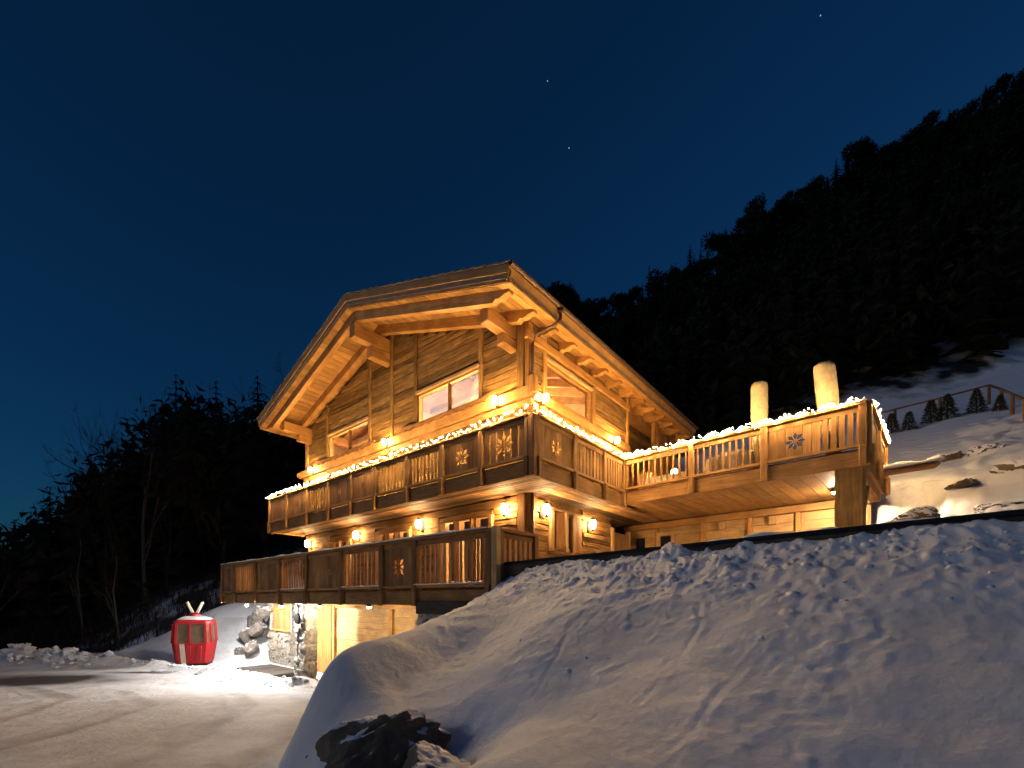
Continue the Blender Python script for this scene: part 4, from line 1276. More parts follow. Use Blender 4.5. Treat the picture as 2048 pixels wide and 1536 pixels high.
w = t2w(.42, .5); stool = empty('pale_chest', (w.x, w.y, ZTB + .39), TROT)
tag(stool, 'narrow pale upright chest just inside the inner terrace corner', 'chest')
beam('body', stool, (0, 0, 0), (0, 0, .52), .3, .3, 'pale', bev=.02); beam('lid', stool, (0, 0, .52), (0, 0, .56), .34, .34, 'beam', bev=.01)

# ------------------------------------------------------------------ lamps
def sconce(parent_loc, rot, label, mat='lamp_warm', size=1.0, down=.28, group='wall lanterns under the balcony'):
    root = empty('wall_lamp', parent_loc, rot)
    tag(root, label, 'wall lamp', group)
    bp = beam('back_plate', root, (0, -.015, -.16 * size), (0, -.015, .14 * size), .11 * size, .03, 'iron', up=(0, 1, 0), bev=.006)
    s = Soup(); s.tube([(0, -.03, -.12 * size), (0, -.10, -.17 * size), (0, -.16 * size, -.12 * size)], .012, 6)
    s.tube([(0, -.16 * size, -.14 * size), (0, -.16 * size, -.09 * size)], [.02, .05 * size], 10)
    s.build('arm', M['iron'], root)
    g = lathe([(.045 * size, -.09 * size), (.075 * size, -.02 * size), (.085 * size, .06 * size), (.06 * size, .13 * size), (.02 * size, .16 * size)], 12)
    g.build('glass_shade', M[mat], root, True, Matrix.Translation((0, -.16 * size, 0)))
    s = Soup(); s.tube([(0, -.16 * size, .15 * size), (0, -.16 * size, .175 * size), (0, -.16 * size, .22 * size)], [.07 * size, .05 * size, .01], 10)
    s.build('cap', M['iron'], root)
    return root
ROTF = HROT; ROTS = HROT + R(90)
G_ = 'lanterns lit on the ground floor walls'
for x, z, lab in ((-1.86, 2.36, 'lit wall lantern on the front ground floor wall beside the corner post'),
                  (-5.42, 2.34, 'lit wall lantern between the two front windows above the lower balcony'),
                  (-9.05, 2.32, 'lit wall lantern on the front wall above the middle of the lower balcony'),
                  (-12.75, 2.30, 'lit wall lantern at the far left end of the ground floor wall')):
    sconce(h2w(x, YW - .04, z), ROTF, lab, 'lamp_warm', 1.15, group=G_)
for y, z, lab in ((1.98, 2.36, 'lit wall lantern on the right wall just beside the copper downpipe'),
                  (4.44, 2.28, 'lit wall lantern right of the shuttered ground floor window')):
    sconce(h2w(XW + .05, y, z), ROTS, lab, 'lamp_warm', 1.15, group=G_)
U_ = 'small lamps lit on the carved beam of the upper floor'
for x, lab in ((-2.12, 'small lit lamp on the carved beam right of the wide gable window'),
               (-7.14, 'small lit lamp on the carved beam between the two gable windows'),
               (-12.30, 'small lit lamp at the left end of the carved beam')):
    sconce(h2w(x, YW - .19, 5.30), ROTF, lab, 'lamp_up', .82, group=U_)
for y, lab in ((1.86, 'small lit lamp on the side wall beam beside the downpipe'), (5.95, 'small lit lamp on the side wall beam near the terrace')):
    sconce(h2w(XW + .17, y, 5.28), ROTS, lab, 'lamp_up', .82, group=U_)
def downlight(loc, label, mat='lamp_white', r=.06):
    root = empty('ceiling_spotlight', loc)
    tag(root, label, 'spotlight', 'spotlights under the balconies')
    lathe([(r * 1.25, .0), (r * 1.25, .07), (r * .6, .09)], 14).build('housing', M['iron'], root)
    lathe([(r * .5, -.035), (r, -.02), (r, -.002)], 14).build('lens', M[mat], root, True)
    return root
downlight(h2w(-13.8, -.75, -.22), 'bright white spotlight under the left end of the lower balcony', r=.036)
downlight(h2w(-9.75, -1.13, -.22), 'bright white spotlight between the niche and the stone pillar', r=.055)
downlight(h2w(-7.9, -.75, -.22), 'bright white spotlight just right of the stone pillar', 'lamp_garage', .05)
downlight(h2w(-5.6, -.45, -.22), 'bright white spotlight over the garage door', 'lamp_garage', .055)
downlight(t2w(4.8, 2.2, ZTB - .04), 'bright white spotlight on the carport ceiling beside the corner pillar', 'lamp_carport', .085)
w = t2w(1.12, .95, ZTB + .39); tl_ = empty('table_lamp', w)
tag(tl_, 'small lit lantern on a stand glowing behind the terrace balusters', 'lantern')
lathe([(.1, 0), (.1, .03), (.02, .05), (.02, .42), (.07, .45)], 12).build('stand', M['iron'], tl_)
lathe([(.06, .455), (.085, .52), (.07, .60), (.02, .64)], 12).build('glass_shade', M['lamp_up'], tl_, True)
# room lights inside the upper floor; ground floor ones added so slat gaps glow
for i, (x, y, z, e) in enumerate(((-4.4, 2.3, 5.6, 130), (-10.0, 2.3, 5.4, 110), (-4.6, 5.6, 6.6, 150), (-10, 5.4, 6.2, 110), (-3.6, 3.2, 2.3, 55), (-7.1, 3.2, 2.3, 55), (-10.4, 3.2, 2.3, 55))):
    ld = bpy.data.lights.new('room_light', 'POINT'); ld.energy = e; ld.color = (1.0, .68, .42); ld.shadow_soft_size = .15
    ld.energy = e * 4.2
    lo = bpy.data.objects.new('room_light', ld); C.objects.link(lo); lo.location = h2w(x, y, z)

# ------------------------------------------------------------------ snow lying on rails and fairy lights
def snow_strip(name, pts, width, height, label=None, seed=1, step=.09, clump=0.0):
    rr = random.Random(seed); s = Soup(); P = []
    for a, b in zip(pts, pts[1:]):
        a = Vector(a); b = Vector(b); n = max(1, int((b - a).length / step))
        for i in range(n): P.append((a.lerp(b, i / n), (b - a).normalized()))
    P.append((Vector(pts[-1]), P[-1][1]))
    k = 7
    for i, (p, d) in enumerate(P):
        side = Vector((d.y, -d.x, 0)); h = height * (.75 + .9 * float(fbm(i * .21 + seed, seed * 3.1, 3, seed)))
        h *= (1 + clump * math.sin(i * step * 2 * math.pi / .4))
        h = max(.012, h) * (.3 if i in (0, len(P) - 1) else 1)
        wv = width * (1 + .15 * float(fbm(i * .3, seed * 1.7, 2, seed + 4)))
        for j in range(k):
            t = j / (k - 1) * math.pi
            s.v.append(tuple(p + side * (math.cos(t) * wv / 2) + Vector((0, 0, 1)) * (math.sin(t) ** .7 * h + rr.uniform(-.004, .004))))
    for i in range(len(P) - 1):
        for j in range(k - 1):
            a = i * k + j; s.f.append((a, a + k, a + k + 1, a + 1))
        a = i * k; s.f.append((a, a + k - 1, a + 2 * k - 1, a + k))
    o = s.build(name, M['snow'], None, True)
    tag(o, label, 'snow', None, 'stuff')
    return o
snow_strip('snow_on_rail', [h2w(-.1, YLO - .03, ZLR), h2w(-14.85, YLO - .03, ZLR)], .20, .05, 'thin snow lying along the lower balcony rail', 3)
snow_strip('snow_on_rail', [t2w(.0, -.03, ZTR), t2w(5.65, -.03, ZTR)], .21, .10, 'snow heaped on the terrace front rail', 7, .05, .8)
snow_strip('snow_on_rail', [t2w(5.65, .05, ZTR), t2w(5.65, 3.6, ZTR)], .18, .05, 'snow lying on the terrace end rail', 8)
for a, b in ((-2.43, -.2), (-5.6, -3.8), (-9.4, -7.8)):
    snow_strip('snow_on_ledge', [h2w(a, YLO - .06, ZLB + .46), h2w(b, YLO - .06, ZLB + .46)], .12, .035, 'snow caught along the foot of the lower balcony balusters', int(-a * 10), .06)

bulb_bm = bmesh.new(); bmesh.ops.create_icosphere(bulb_bm, subdivisions=1, radius=.0125)
bulb_me = bpy.data.meshes.new('bulb'); bulb_bm.to_mesh(bulb_me); bulb_bm.free(); bulb_me.materials.append(M['bulb'])
def fairy(p0, p1, count, label, wrap=0.0, out=1, hang=.0):
    p0 = Vector(p0); p1 = Vector(p1); d = (p1 - p0); L = d.length; d.normalize(); side = Vector((d.y, -d.x, 0))
    root = empty('fairy_lights', p0)
    tag(root, label, 'fairy lights', 'fairy lights wound along the balcony rails')
    pts = []
    for i in range(count):
        s = L * i / max(1, count - 1) + random.uniform(-.02, .02)
        if wrap:
            ph = 2 * math.pi * s / wrap
            z = .0 + .07 * math.sin(ph); y = .05 + .12 * math.cos(ph)
            q2 = d * (s + .05 * math.sin(ph)) + side * y + Vector((0, 0, z + random.uniform(-.012, .012)))
        else:
            q2 = d * s + side * out * random.uniform(.03, .13) + Vector((0, 0, random.uniform(-.05, .055) + hang))
        pts.append(q2)
        o = bpy.data.objects.new('bulb', bulb_me); C.objects.link(o); o.parent = root; o.location = q2
    s = Soup(); s.tube(pts, .004, 3, False); s.build('cable', M['iron'], root)
fairy(h2w(-.02, -.05, ZR + .03), h2w(-13.4, -.05, ZR + .03), 158, 'fairy lights along the front rail of the upper balcony', out=-1, hang=.03)
fairy(h2w(.03, .02, ZR + .05), h2w(.03, 4.3, ZR + .05), 60, 'fairy lights along the short right rail between house corner and terrace')
fairy(t2w(.1, -.04, ZTR + .03), t2w(5.6, -.04, ZTR + .03), 120, 'fairy lights wound round the snowy terrace front rail', wrap=.40)
fairy(t2w(5.66, .05, ZTR + .02), t2w(5.66, 3.55, ZTR + .02), 46, 'fairy lights down the terrace end rail facing the hill')

# ------------------------------------------------------------------ black edging on the retaining wall above the snow bank
def edge(s, out, z): 
    p = EDGE_A + EDGE_D * s + EDGE_N * out
    return (p[0], p[1], z)
rt = empty('retaining_wall', edge(0, 0, 0)); tag(rt, 'low dark retaining wall with black edging above the snow bank', 'retaining wall')
inv = Matrix.Translation(rt.location).inverted()
def rb(name, p0, p1, w, h, mat):
    o = beam(name, rt, p0, p1, w, h, mat); o.matrix_basis = inv @ o.matrix_basis
    return o
for k in range(5):
    a = -.2 + 2.1 * k
    rb('edging_strip', edge(a, -.05, .715), edge(a + 2.095, -.05, .715), .10, .05, 'dark')
    rb('sleeper', edge(a, -.07, .59), edge(a + 2.09, -.07, .59), .12, .19, 'edgewood')
    rb('sleeper', edge(a, -.07, .39), edge(a + 2.09, -.07, .39), .12, .19, 'edgewood')
snow_strip('snow_on_wall', [edge(.6, -.20, .70), edge(3.4, -.20, .71)], .25, .05, 'thin snow behind the black edging below the carport', 21, .06)
snow_strip('snow_on_wall', [edge(3.6, -.22, .70), edge(7.1, -.22, .70)], .34, .10, 'thick snow ridge behind the black edging at the right', 23, .06)

# ------------------------------------------------------------------ rocks
def rock(name, loc, size, seed, mat, label, cat='boulder', group=None, cuts=13, rot=0.0):
    rr = random.Random(seed)
    bm = bmesh.new(); bmesh.ops.create_icosphere(bm, subdivisions=5, radius=1)
    pl = []
    for _ in range(cuts):
        v = Vector((rr.gauss(0, 1), rr.gauss(0, 1), rr.gauss(0, .8))).normalized(); pl.append((v, rr.uniform(.45, .85)))
    for v in bm.verts:
        p = v.co.copy()
        for nrm, d in pl:
            q2 = p.dot(nrm) - d
            if q2 > 0: p -= nrm * q2 * .92
        nz = float(fbm(p.x * 2.2 + seed, p.y * 2.2 + p.z * 1.7, 4, seed)) * .16 - abs(float(fbm(p.x * 3.1 - p.z * 2.3, p.y * 3.1 + seed + p.z, 5, seed + 9, .6))) * .34
        p *= 1 + nz
        v.co = Vector((p.x * size[0], p.y * size[1], p.z * size[2]))
    o = from_bm(name, bm, M[mat], None, True)
    o.location = loc; o.rotation_euler = (0, 0, rot)
    tag(o, label, cat, group)
    return o
RG = 'dark rocks breaking out of the foreground snow bank'
rock('rock', (-1.12, 4.22, -1.45), (.68, .46, .50), 3, 'rock', 'dark snow-dusted rock in the lower left of the snow bank', 'rock', RG, rot=.3)
rock('rock', (-.56, 3.66, -1.48), (.56, .42, .40), 8, 'rock', 'dark rock at the right end of the outcrop in the snow bank', 'rock', RG, rot=-.4)
rock('rock', (-1.55, 3.95, -1.80), (.40, .36, .38), 14, 'rock', 'low dark rock at the foot of the snow bank', 'rock', RG, rot=.8)
rock('rock', (-2.10, 5.0, -1.66), (.24, .5, .42), 21, 'rock', 'dark rock under snow at the left edge of the bank facing the driveway', 'rock', RG, rot=.5)
BG = 'stacked boulders left of the garage'
for i, (x, y, z, sx, sy, sz, lab) in enumerate((
        (-15.35, -.15, -.50, .48, .45, .50, 'tall grey boulder touching the carved niche boards, topmost of the stack'),
        (-15.40, -.45, -1.32, .46, .42, .42, 'grey boulder beside the niche just below the topmost one'),
        (-15.35, -.70, -2.10, .42, .40, .40, 'grey boulder low beside the stone niche wall'),
        (-16.10, -.15, -.85, .48, .42, .44, 'broad boulder high in the stack, second from the niche'),
        (-16.15, -.50, -1.62, .50, .42, .44, 'broad dark boulder in the very middle of the stack'),
        (-16.10, -.90, -2.38, .40, .36, .34, 'small boulder at the foot of the stack in the snow'),
        (-16.90, -.05, -1.10, .46, .42, .42, 'slanted boulder on the upper left edge of the stack'),
        (-16.95, -.45, -1.95, .44, .40, .40, 'dark boulder on the lower left of the stack'),
        (-17.75, .05, -1.45, .40, .36, .36, 'snowy boulder left of the main stack'),
        (-18.50, .10, -2.05, .26, .24, .28, 'lone small dark boulder farthest left of the stack'))):
    rock('boulder', h2w(x + .12, y + .72, z), (sx, sy, sz), 40 + i, 'boulder', lab, 'boulder', BG, rot=i * 1.1)
HG = 'boulders showing through the snow of the right slope'
for i, (px, py, Y, sx, sz, lab) in enumerate(((1895, 921, 13.1, .55, .28, 'brown boulder between snowy humps above the log, left of another'),
        (1962, 908, 12.7, .62, .38, 'brown boulder below the fence corner on the right slope'), (2030, 940, 10.7, .75, .38, 'broad boulder at the right picture edge below the fence'),
        (1822, 1036, 9.9, .50, .28, 'dark boulder beside the terrace pillar above the black edging'), (1995, 1020, 9.0, .62, .28, 'boulder just above the black edging at far right'),
        (1925, 970, 10.6, .38, .15, 'small low boulder in the middle of the right slope'))):
    x, y, z = PX(px, py, Y)
    rock('boulder', (x, y, z - .0), (sx, sx * .8, sz), 70 + i, 'slopestone', lab, 'boulder', HG, rot=i * .9)
log = empty('snowy_log', PX(1825, 928, 10.6)); tag(log, 'snow-topped timber log lying across the slope beside the terrace', 'log')
o = beam('trunk', log, (-.62, .30, -.16), (.42, -.20, -.06), .30, .12, 'railold', bev=.04)
sn = snow_strip('snow_cap', [(-.66, .32, -.10), (.46, -.22, .0)], .46, .24, None, 33)
sn.parent = log; del sn['category']; del sn['kind']

# ------------------------------------------------------------------ red gondola cabin beside the driveway
def gondola():
    Y = 18.2; gx = (390 - 1024) / 905.1 * Y
    root = empty('gondola_cabin', (gx, Y, -2.62), R(20))
    tag(root, 'old red cable car cabin with dark windows parked on the snow', 'gondola cabin')
    n = 8; prof = [(.0, .78, .58), (.10, .84, .62), (.75, .98, .72), (.82, .98, .72)]
    def ring(hx, hy, z, ch=.22):
        hx *= .74; hy *= .74
        return [(-hx + ch * hx, -hy, z), (hx - ch * hx, -hy, z), (hx, -hy + ch * hy, z), (hx, hy - ch * hy, z), (hx - ch * hx, hy, z), (-hx + ch * hx, hy, z), (-hx, hy - ch * hy, z), (-hx, -hy + ch * hy, z)]
    def shell(rings):
        V = []; F = []
        for rg in rings: V += rg
        for i in range(len(rings) - 1):
            for k in range(8): F.append((i * 8 + k, i * 8 + (k + 1) % 8, (i + 1) * 8 + (k + 1) % 8, (i + 1) * 8 + k))
        F.append(tuple(range(8))[::-1]); F.append(tuple((len(rings) - 1) * 8 + k for k in range(8)))
        return V, F
    V, F = shell([ring(hx, hy, z) for z, hx, hy in ((.08, .70, .55), (.12, .76, .60), (.86, .90, .72), (.92, .90, .72))])
    from_arrays('lower_body', V, F, M['red'], root)
    V, F = shell([ring(hx, hy, z) for z, hx, hy in ((.92, .875, .70), (1.66, .815, .65))])
    from_arrays('window_band', V, F, M['cabin_glass'], root)
    V, F = shell([ring(hx, hy, z) for z, hx, hy in ((1.66, .855, .685), (1.76, .84, .67), (1.90, .55, .42))])
    from_arrays('roof', V, F, M['red'], root)
    V, F = shell([ring(hx, hy, z) for z, hx, hy in ((1.80, .74, .58), (1.87, .66, .52), (1.96, .42, .32))])
    from_arrays('snow_cover', V, F, M['snow'], root, True)
    lo = ring(.888, .71, .92); hi = ring(.828, .662, 1.66)
    for k in range(8):
        beam('window_pillar', root, lo[k], hi[k], .075, .05, 'red')
    for (t) in (.46,):
        a = Vector(lo[0]).lerp(Vector(lo[1]), t); b = Vector(hi[0]).lerp(Vector(hi[1]), t)
        beam('window_pillar', root, a, b, .06, .04, 'red')
    for t in (.04,):
        beam('door_strip', root, Vector(ring(.77, .61, .12)[0]).lerp(Vector(ring(.77, .61, .12)[1]), .22) + Vector((0, -.01, 0)), Vector(ring(.905, .725, .88)[0]).lerp(Vector(ring(.905, .725, .88)[1]), .22) + Vector((0, -.01, 0)), .16, .02, 'cream', up=(0, -1, 0))
    for k in range(2):
        rg0 = ring(.775, .612, .2); rg1 = ring(.888, .71, .80); t = .42 + .36 * k
        beam('ski_rack', root, Vector(rg0[0]).lerp(Vector(rg0[1]), t) + Vector((0, -.03, 0)), Vector(rg1[0]).lerp(Vector(rg1[1]), t) + Vector((0, -.03, 0)), .17, .05, 'red', up=(0, -1, 0), bev=.015)
    beam('floor_rim', root, (-.52, 0, .04), (.52, 0, .04), .8, .08, 'iron', bev=.02)
    s = lathe([(.22, 1.86), (.20, 2.04), (.12, 2.10)], 10); s.build('hanger_base', M['red'], root)
    for sx in (-1, 1):
        beam('hanger_arm', root, (sx * .06, 0, 2.06), (sx * .27, 0, 2.52), .10, .10, 'cream', bev=.02)
gondola()
bpy.data.materials['red_gondola_paint'].node_tree.nodes['Principled BSDF'].inputs['Specular IOR Level'].default_value = .4

# pillar lantern plate, entry slab
w = h2w(-8.83, -1.0, -.62)
bell = empty('pillar_plaque', w, HROT); tag(bell, 'dark round plaque hung on the front of the stone pillar', 'plaque')
s = Soup(); s.tube([(0, 0, 0), (0, -.06, 0)], [.19, .17], 14); s.build('disc', M['iron'], bell)
beam('hook', bell, (0, -.01, .15), (0, -.01, .34), .03, .03, 'iron', up=(0, 1, 0))
slabs = empty('entrance_step', h2w(-11.6, -.9, -2.66), HROT); tag(slabs, 'dark stone step before the entrance beside the pillar', 'step')
for k in range(3):
    beam('stone_slab', slabs, (-1.1 + .95 * k, 0, .06), (-.2 + .95 * k, 0, .06), 1.3, .14, 'edgewood', bev=.02)

# ------------------------------------------------------------------ hillside fence and little firs
def ground_z(x, y): return float(base_ground(np.array([x]), np.array([y]))[0] + terrain_noise(np.array([x]), np.array([y]))[0]) - .07
fence = empty('hillside_fence', (0, 0, 0)); tag(fence, 'thin wooden rail fence turning a corner on the snowy slope', 'fence')
def fp(px, Y): return (px - 1024) / 905.1 * Y
fpts = [(fp(1700, 19.8), 19.8), (fp(1790, 19.6), 19.6), (fp(1880, 19.3), 19.3), (fp(1978, 18.9), 18.9), (fp(2003, 17.2), 17.2), (fp(2025, 15.8), 15.8), (fp(2050, 14.4), 14.4), (fp(2090, 12.8), 12.8)]
tops = []
for k, (x, y) in enumerate(fpts):
    z = ground_z(x, y); tops.append((x, y, z + .80))
    beam('post', fence, (x, y, z - .2), (x, y, z + .82), .085, .085, 'railold', bev=.01)
for a, b in zip(tops, tops[1:]):
    beam('rail', fence, a, b, .05, .065, 'railold')
for i, (px, Y, h) in enumerate(((1783, 18.5, .80), (1818, 18.2, .74), (1862, 18.4, .92), (1895, 18.3, .98), (1953, 17.9, .92), (2000, 17.2, .6))):
    x = fp(px, Y); z = ground_z(x, Y)
    root = empty('fir_sapling', (x, Y, z), i * 1.3)
    tag(root, ('small bushy fir sapling nearest the terrace corner', 'squat fir sapling, second from the terrace', 'slender fir sapling below the hillside fence',
               'taller fir sapling left of the gap in the row', 'fir sapling just below the fence corner', 'tiny fir sapling beyond the fence corner at right')[i], 'fir sapling', 'fir saplings in a row below the fence')
    s = Soup(); s.tube([(0, 0, -.1), (0, 0, h * .9)], [.03, .008], 5); s.build('trunk', M['bark'], root)
    rr = random.Random(i + 300); V = []; F = []
    for k in range(900):
        t = rr.random() ** 1.1; zz = h * (.0 + 1.0 * t); rad = h * .30 * (1 - t) ** .8 * (.55 + .6 * rr.random()) + .015
        a = rr.uniform(0, 6.283); c = Vector((rad * math.cos(a), rad * math.sin(a), zz)); d = Vector((math.cos(a), math.sin(a), rr.uniform(-.5, .2))) * h * .11
        sd = Vector((-math.sin(a), math.cos(a), rr.uniform(-.3, .3))) * h * .035
        n = len(V); V += [tuple(c - sd), tuple(c + d), tuple(c + sd)]; F.append((n, n + 1, n + 2))
    from_arrays('crown', V, F, M['sapling'], root)

# ------------------------------------------------------------------ forest
def conifer_mesh(seed, h=12.0, spread=.17, whorls=26):
    rr = random.Random(seed); V = []; F = []
    for k in range(whorls):
        t = k / (whorls - 1); z = h * (.10 + .90 * t); L = h * spread * (1 - t) ** .85 * rr.uniform(.75, 1.15) + .12
        nb = max(4, int(9 - 4 * t)); a0 = rr.uniform(0, 6.28)
        for b in range(nb):
            a = a0 + 2 * math.pi * b / nb + rr.uniform(-.25, .25); l = L * rr.uniform(.65, 1.15); droop = rr.uniform(.15, .5) * l
            d = Vector((math.cos(a), math.sin(a), 0)); sd = Vector((-math.sin(a), math.cos(a), 0)); o = Vector((0, 0, z))
            steps = 3
            for i in range(steps):
                u0, u1 = i / steps, (i + 1.15) / steps
                wv = l * .26 * (1 - u0 * .65)
                p0 = o + d * l * u0 - Vector((0, 0, droop * u0 * u0)); p1 = o + d * l * u1 - Vector((0, 0, droop * u1 * u1))
                n = len(V)
                V += [tuple(p0), tuple(p0.lerp(p1, .8) + sd * wv - Vector((0, 0, wv * .35))), tuple(p1), tuple(p0.lerp(p1, .8) - sd * wv - Vector((0, 0, wv * .35)))]
                F += [(n, n + 1, n + 2), (n, n + 2, n + 3)]
    me_ = bpy.data.meshes.new('conifer_crown'); me_.from_pydata(V, [], F); me_.materials.append(M['needle']); me_.update()
    s = Soup(); s.tube([(0, 0, -1.0), (0, 0, h * .5), (0, 0, h * .97)], [h * .016, h * .01, .02], 6)
    mt = bpy.data.meshes.new('conifer_trunk'); mt.from_pydata(s.v, [], s.f); mt.materials.append(M['bark']); mt.update()
    return me_, mt
def pine_mesh(seed, h=12.0):
    rr = random.Random(seed); V = []; F = []; s = Soup()
    s.tube([(0, 0, -1), (.1, 0, h * .45), (0, .15, h * .9)], [.2, .14, .04], 6)
    for c in range(13):
        cz = h * rr.uniform(.42, .95); rad = h * .17 * (1.15 - abs(cz / h - .62)); a = rr.uniform(0, 6.28); q2 = rr.uniform(.2, 1) * rad
        cc = Vector((q2 * math.cos(a), q2 * math.sin(a), cz)); R0 = h * rr.uniform(.07, .12)
        s.tube([(0, 0, cz - .8), tuple(cc)], [.06, .02], 4)
        for k in range(190):
            v = Vector((rr.gauss(0, 1), rr.gauss(0, 1), rr.gauss(0, .7))).normalized() * R0 * rr.uniform(.5, 1.15)
            e1 = Vector((rr.gauss(0, 1), rr.gauss(0, 1), rr.gauss(0, 1))).normalized() * .36; e2 = v.cross(e1).normalized() * .2
            n = len(V); p = cc + v; V += [tuple(p - e1), tuple(p + e2), tuple(p + e1)]; F.append((n, n + 1, n + 2))
    me_ = bpy.data.meshes.new('pine_crown'); me_.from_pydata(V, [], F); me_.materials.append(M['needle']); me_.update()
    mt = bpy.data.meshes.new('pine_trunk'); mt.from_pydata(s.v, [], s.f); mt.materials.append(M['bark']); mt.update()
    return me_, mt
def bare_mesh(seed, h=11.0, pale=False):
    rr = random.Random(seed); tr = Soup(); tw = Soup()
    def grow(p, d, L, r, depth):
        n = 3 if depth < 3 else 2
        pts = [p]; dd = d.copy()
        for i in range(n):
            dd = (dd + Vector((rr.gauss(0, .14), rr.gauss(0, .14), rr.gauss(0, .08) + .03))).normalized(); pts.append(pts[-1] + dd * L / n)
        (tr if depth < 2 else tw).tube(pts, [r * (1 - .45 * i / n) for i in range(n + 1)], 5 if depth < 2 else 3, False)
        if depth >= 5: return
        for k in range(3 if depth < 4 else 4):
            t = rr.uniform(.35, 1.0); j = min(n - 1, int(t * n)); q2 = pts[j].lerp(pts[j + 1], t * n - j)
            a = rr.uniform(0, 6.28); ax = dd.cross(Vector((math.cos(a), math.sin(a), .3))).normalized()
            nd = (Matrix.Rotation(rr.uniform(.35, .85), 3, ax) @ dd).normalized()
            grow(q2, nd, L * rr.uniform(.5, .72), max(.008, r * .5), depth + 1)
    grow(Vector((0, 0, -.5)), Vector((rr.uniform(-.12, .12), 0, 1)).normalized(), h * .62, h * .017, 0)
    a = bpy.data.meshes.new('bare_crown'); a.from_pydata(tw.v, [], tw.f); a.materials.append(M['twig']); a.update()
    b = bpy.data.meshes.new('bare_trunk'); b.from_pydata(tr.v, [], tr.f); b.materials.append(M['birch' if pale else 'bark']); b.update()
    return a, b
CON = [conifer_mesh(s, 12, sp) for s, sp in ((1, .16), (2, .19), (3, .14), (4, .22))]
PIN = [pine_mesh(s) for s in (5, 6, 7)]
BAR = [bare_mesh(s) for s in (8, 9, 10)]
PALE = [bare_mesh(s, 11, True) for s in (12, 13)]
def tree(name, meshes, x, y, h, label, group, ref=12.0, rot=None, sink=.3):
    k = h / ref
    root = empty(name, (x, y, ground_z(x, y) - sink), random.uniform(0, 6.28) if rot is None else rot)
    wd = .62 if name == 'bare_tree' else (.5 if name == 'birch_tree' else 1.0)
    root.scale = (k * wd * random.uniform(.9, 1.15), k * wd * random.uniform(.9, 1.15), k)
    tag(root, label, 'tree', group)
    for nm, me_ in (('crown', meshes[0]), ('trunk', meshes[1])):
        o = bpy.data.objects.new(nm, me_); C.objects.link(o); o.parent = root
    return root
def slope_tree(kind, x, y, h, where):
    txt = {'spruce_tree': 'dark pointed spruce', 'pine_tree': 'dark round-crowned pine', 'bare_tree': 'dark leafless tree'}[kind]
    ms = {'spruce_tree': CON, 'pine_tree': PIN, 'bare_tree': BAR}[kind]
    w = {'ridge': 'on the skyline of the steep right slope', 'slope': 'among others below the skyline of the right slope',
         'wood': 'in the wood beyond the driveway on the left', 'top': 'rising above the left wood against the sky'}[where]
    g = {'ridge': 'skyline', 'slope': 'lower slope', 'wood': 'left wood', 'top': 'left wood top'}[where]
    tree(kind, random.choice(ms), x, y, h, txt + ' ' + w, txt + ' - ' + g, 13.8 if kind == 'bare_tree' else 12)
# skyline trees on the right: tops follow the photographed ridge
rr = random.Random(77)
px = 1060.0
while px < 2120:
    r = (px - 1024) / 905.1; Y = float(ridge_dist(r)) + rr.uniform(-3, 1); X = r * Y
    top = float(np.interp(r, SKYR, SKYS)) * Y + rr.uniform(-1.6, .9)
    h = min(16, max(6.5, top - ground_z(X, Y)))
    kind = rr.random()
    slope_tree('pine_tree' if kind < .62 else 'spruce_tree', X, Y, h, 'ridge')
    px += rr.uniform(13, 24)
for k in range(120):                                       # and the slope below them
    r = rr.uniform(-.1, 1.2); Yr = float(ridge_dist(r)); Y = 27 + (Yr - 29) * rr.random() ** .8; X = r * Y
    kind = rr.random()
    if kind < .35: slope_tree('spruce_tree', X, Y, rr.uniform(6, 11), 'slope')
    elif kind < .6: slope_tree('pine_tree', X, Y, rr.uniform(6, 10), 'slope')
    else: slope_tree('bare_tree', X, Y, rr.uniform(5, 9), 'slope')
for (px, py) in ((0, 1055), (28, 1030), (60, 1015), (100, 965), (130, 985), (352, 738), (432, 752), (395, 775), (515, 742), (470, 790), (545, 800), (580, 790), (310, 800), (620, 830), (265, 870)):
    r = (px - 1024) / 905.1; Y = rr.uniform(36, 44); X = r * Y
    h = (1199 - py) / 905.1 * Y - ground_z(X, Y)
    slope_tree('spruce_tree', X, Y, max(4, h + .3), 'top')
for (px, py) in ((110, 900), (165, 850), (200, 885), (240, 790), (225, 830), (285, 800), (330, 850), (140, 940), (75, 1010), (380, 830), (450, 840), (570, 690), (520, 740), (410, 880)):
    r = (px - 1024) / 905.1; Y = rr.uniform(29, 39); X = r * Y
    h = (1199 - py) / 905.1 * Y - ground_z(X, Y)
    slope_tree('bare_tree', X, Y, max(4, h), 'top')
for k in range(46):
    r = rr.uniform(-1.2, -.42); Y = rr.uniform(25, 40); X = r * Y
    kind = rr.random()
    slope_tree('spruce_tree' if kind < .65 else 'bare_tree', X, Y, rr.uniform(4, 8.5), 'wood')
for (px, py, Y, lab) in ((292, 835, 30, 'tall bare tree with a pale trunk left of the chalet'), (168, 1080, 27, 'slim bare tree with a pale trunk above the left snow berm'), (240, 1120, 24.5, 'thin pale stem standing in the brush left of the gondola')):
    X = (px - 1024) / 905.1 * Y
    tree('birch_tree', PALE[0 if py < 1000 else 1], X, Y, (1199 - py) / 905.1 * Y - ground_z(X, Y) + 1.2, lab, None, 10.5, 1.0)
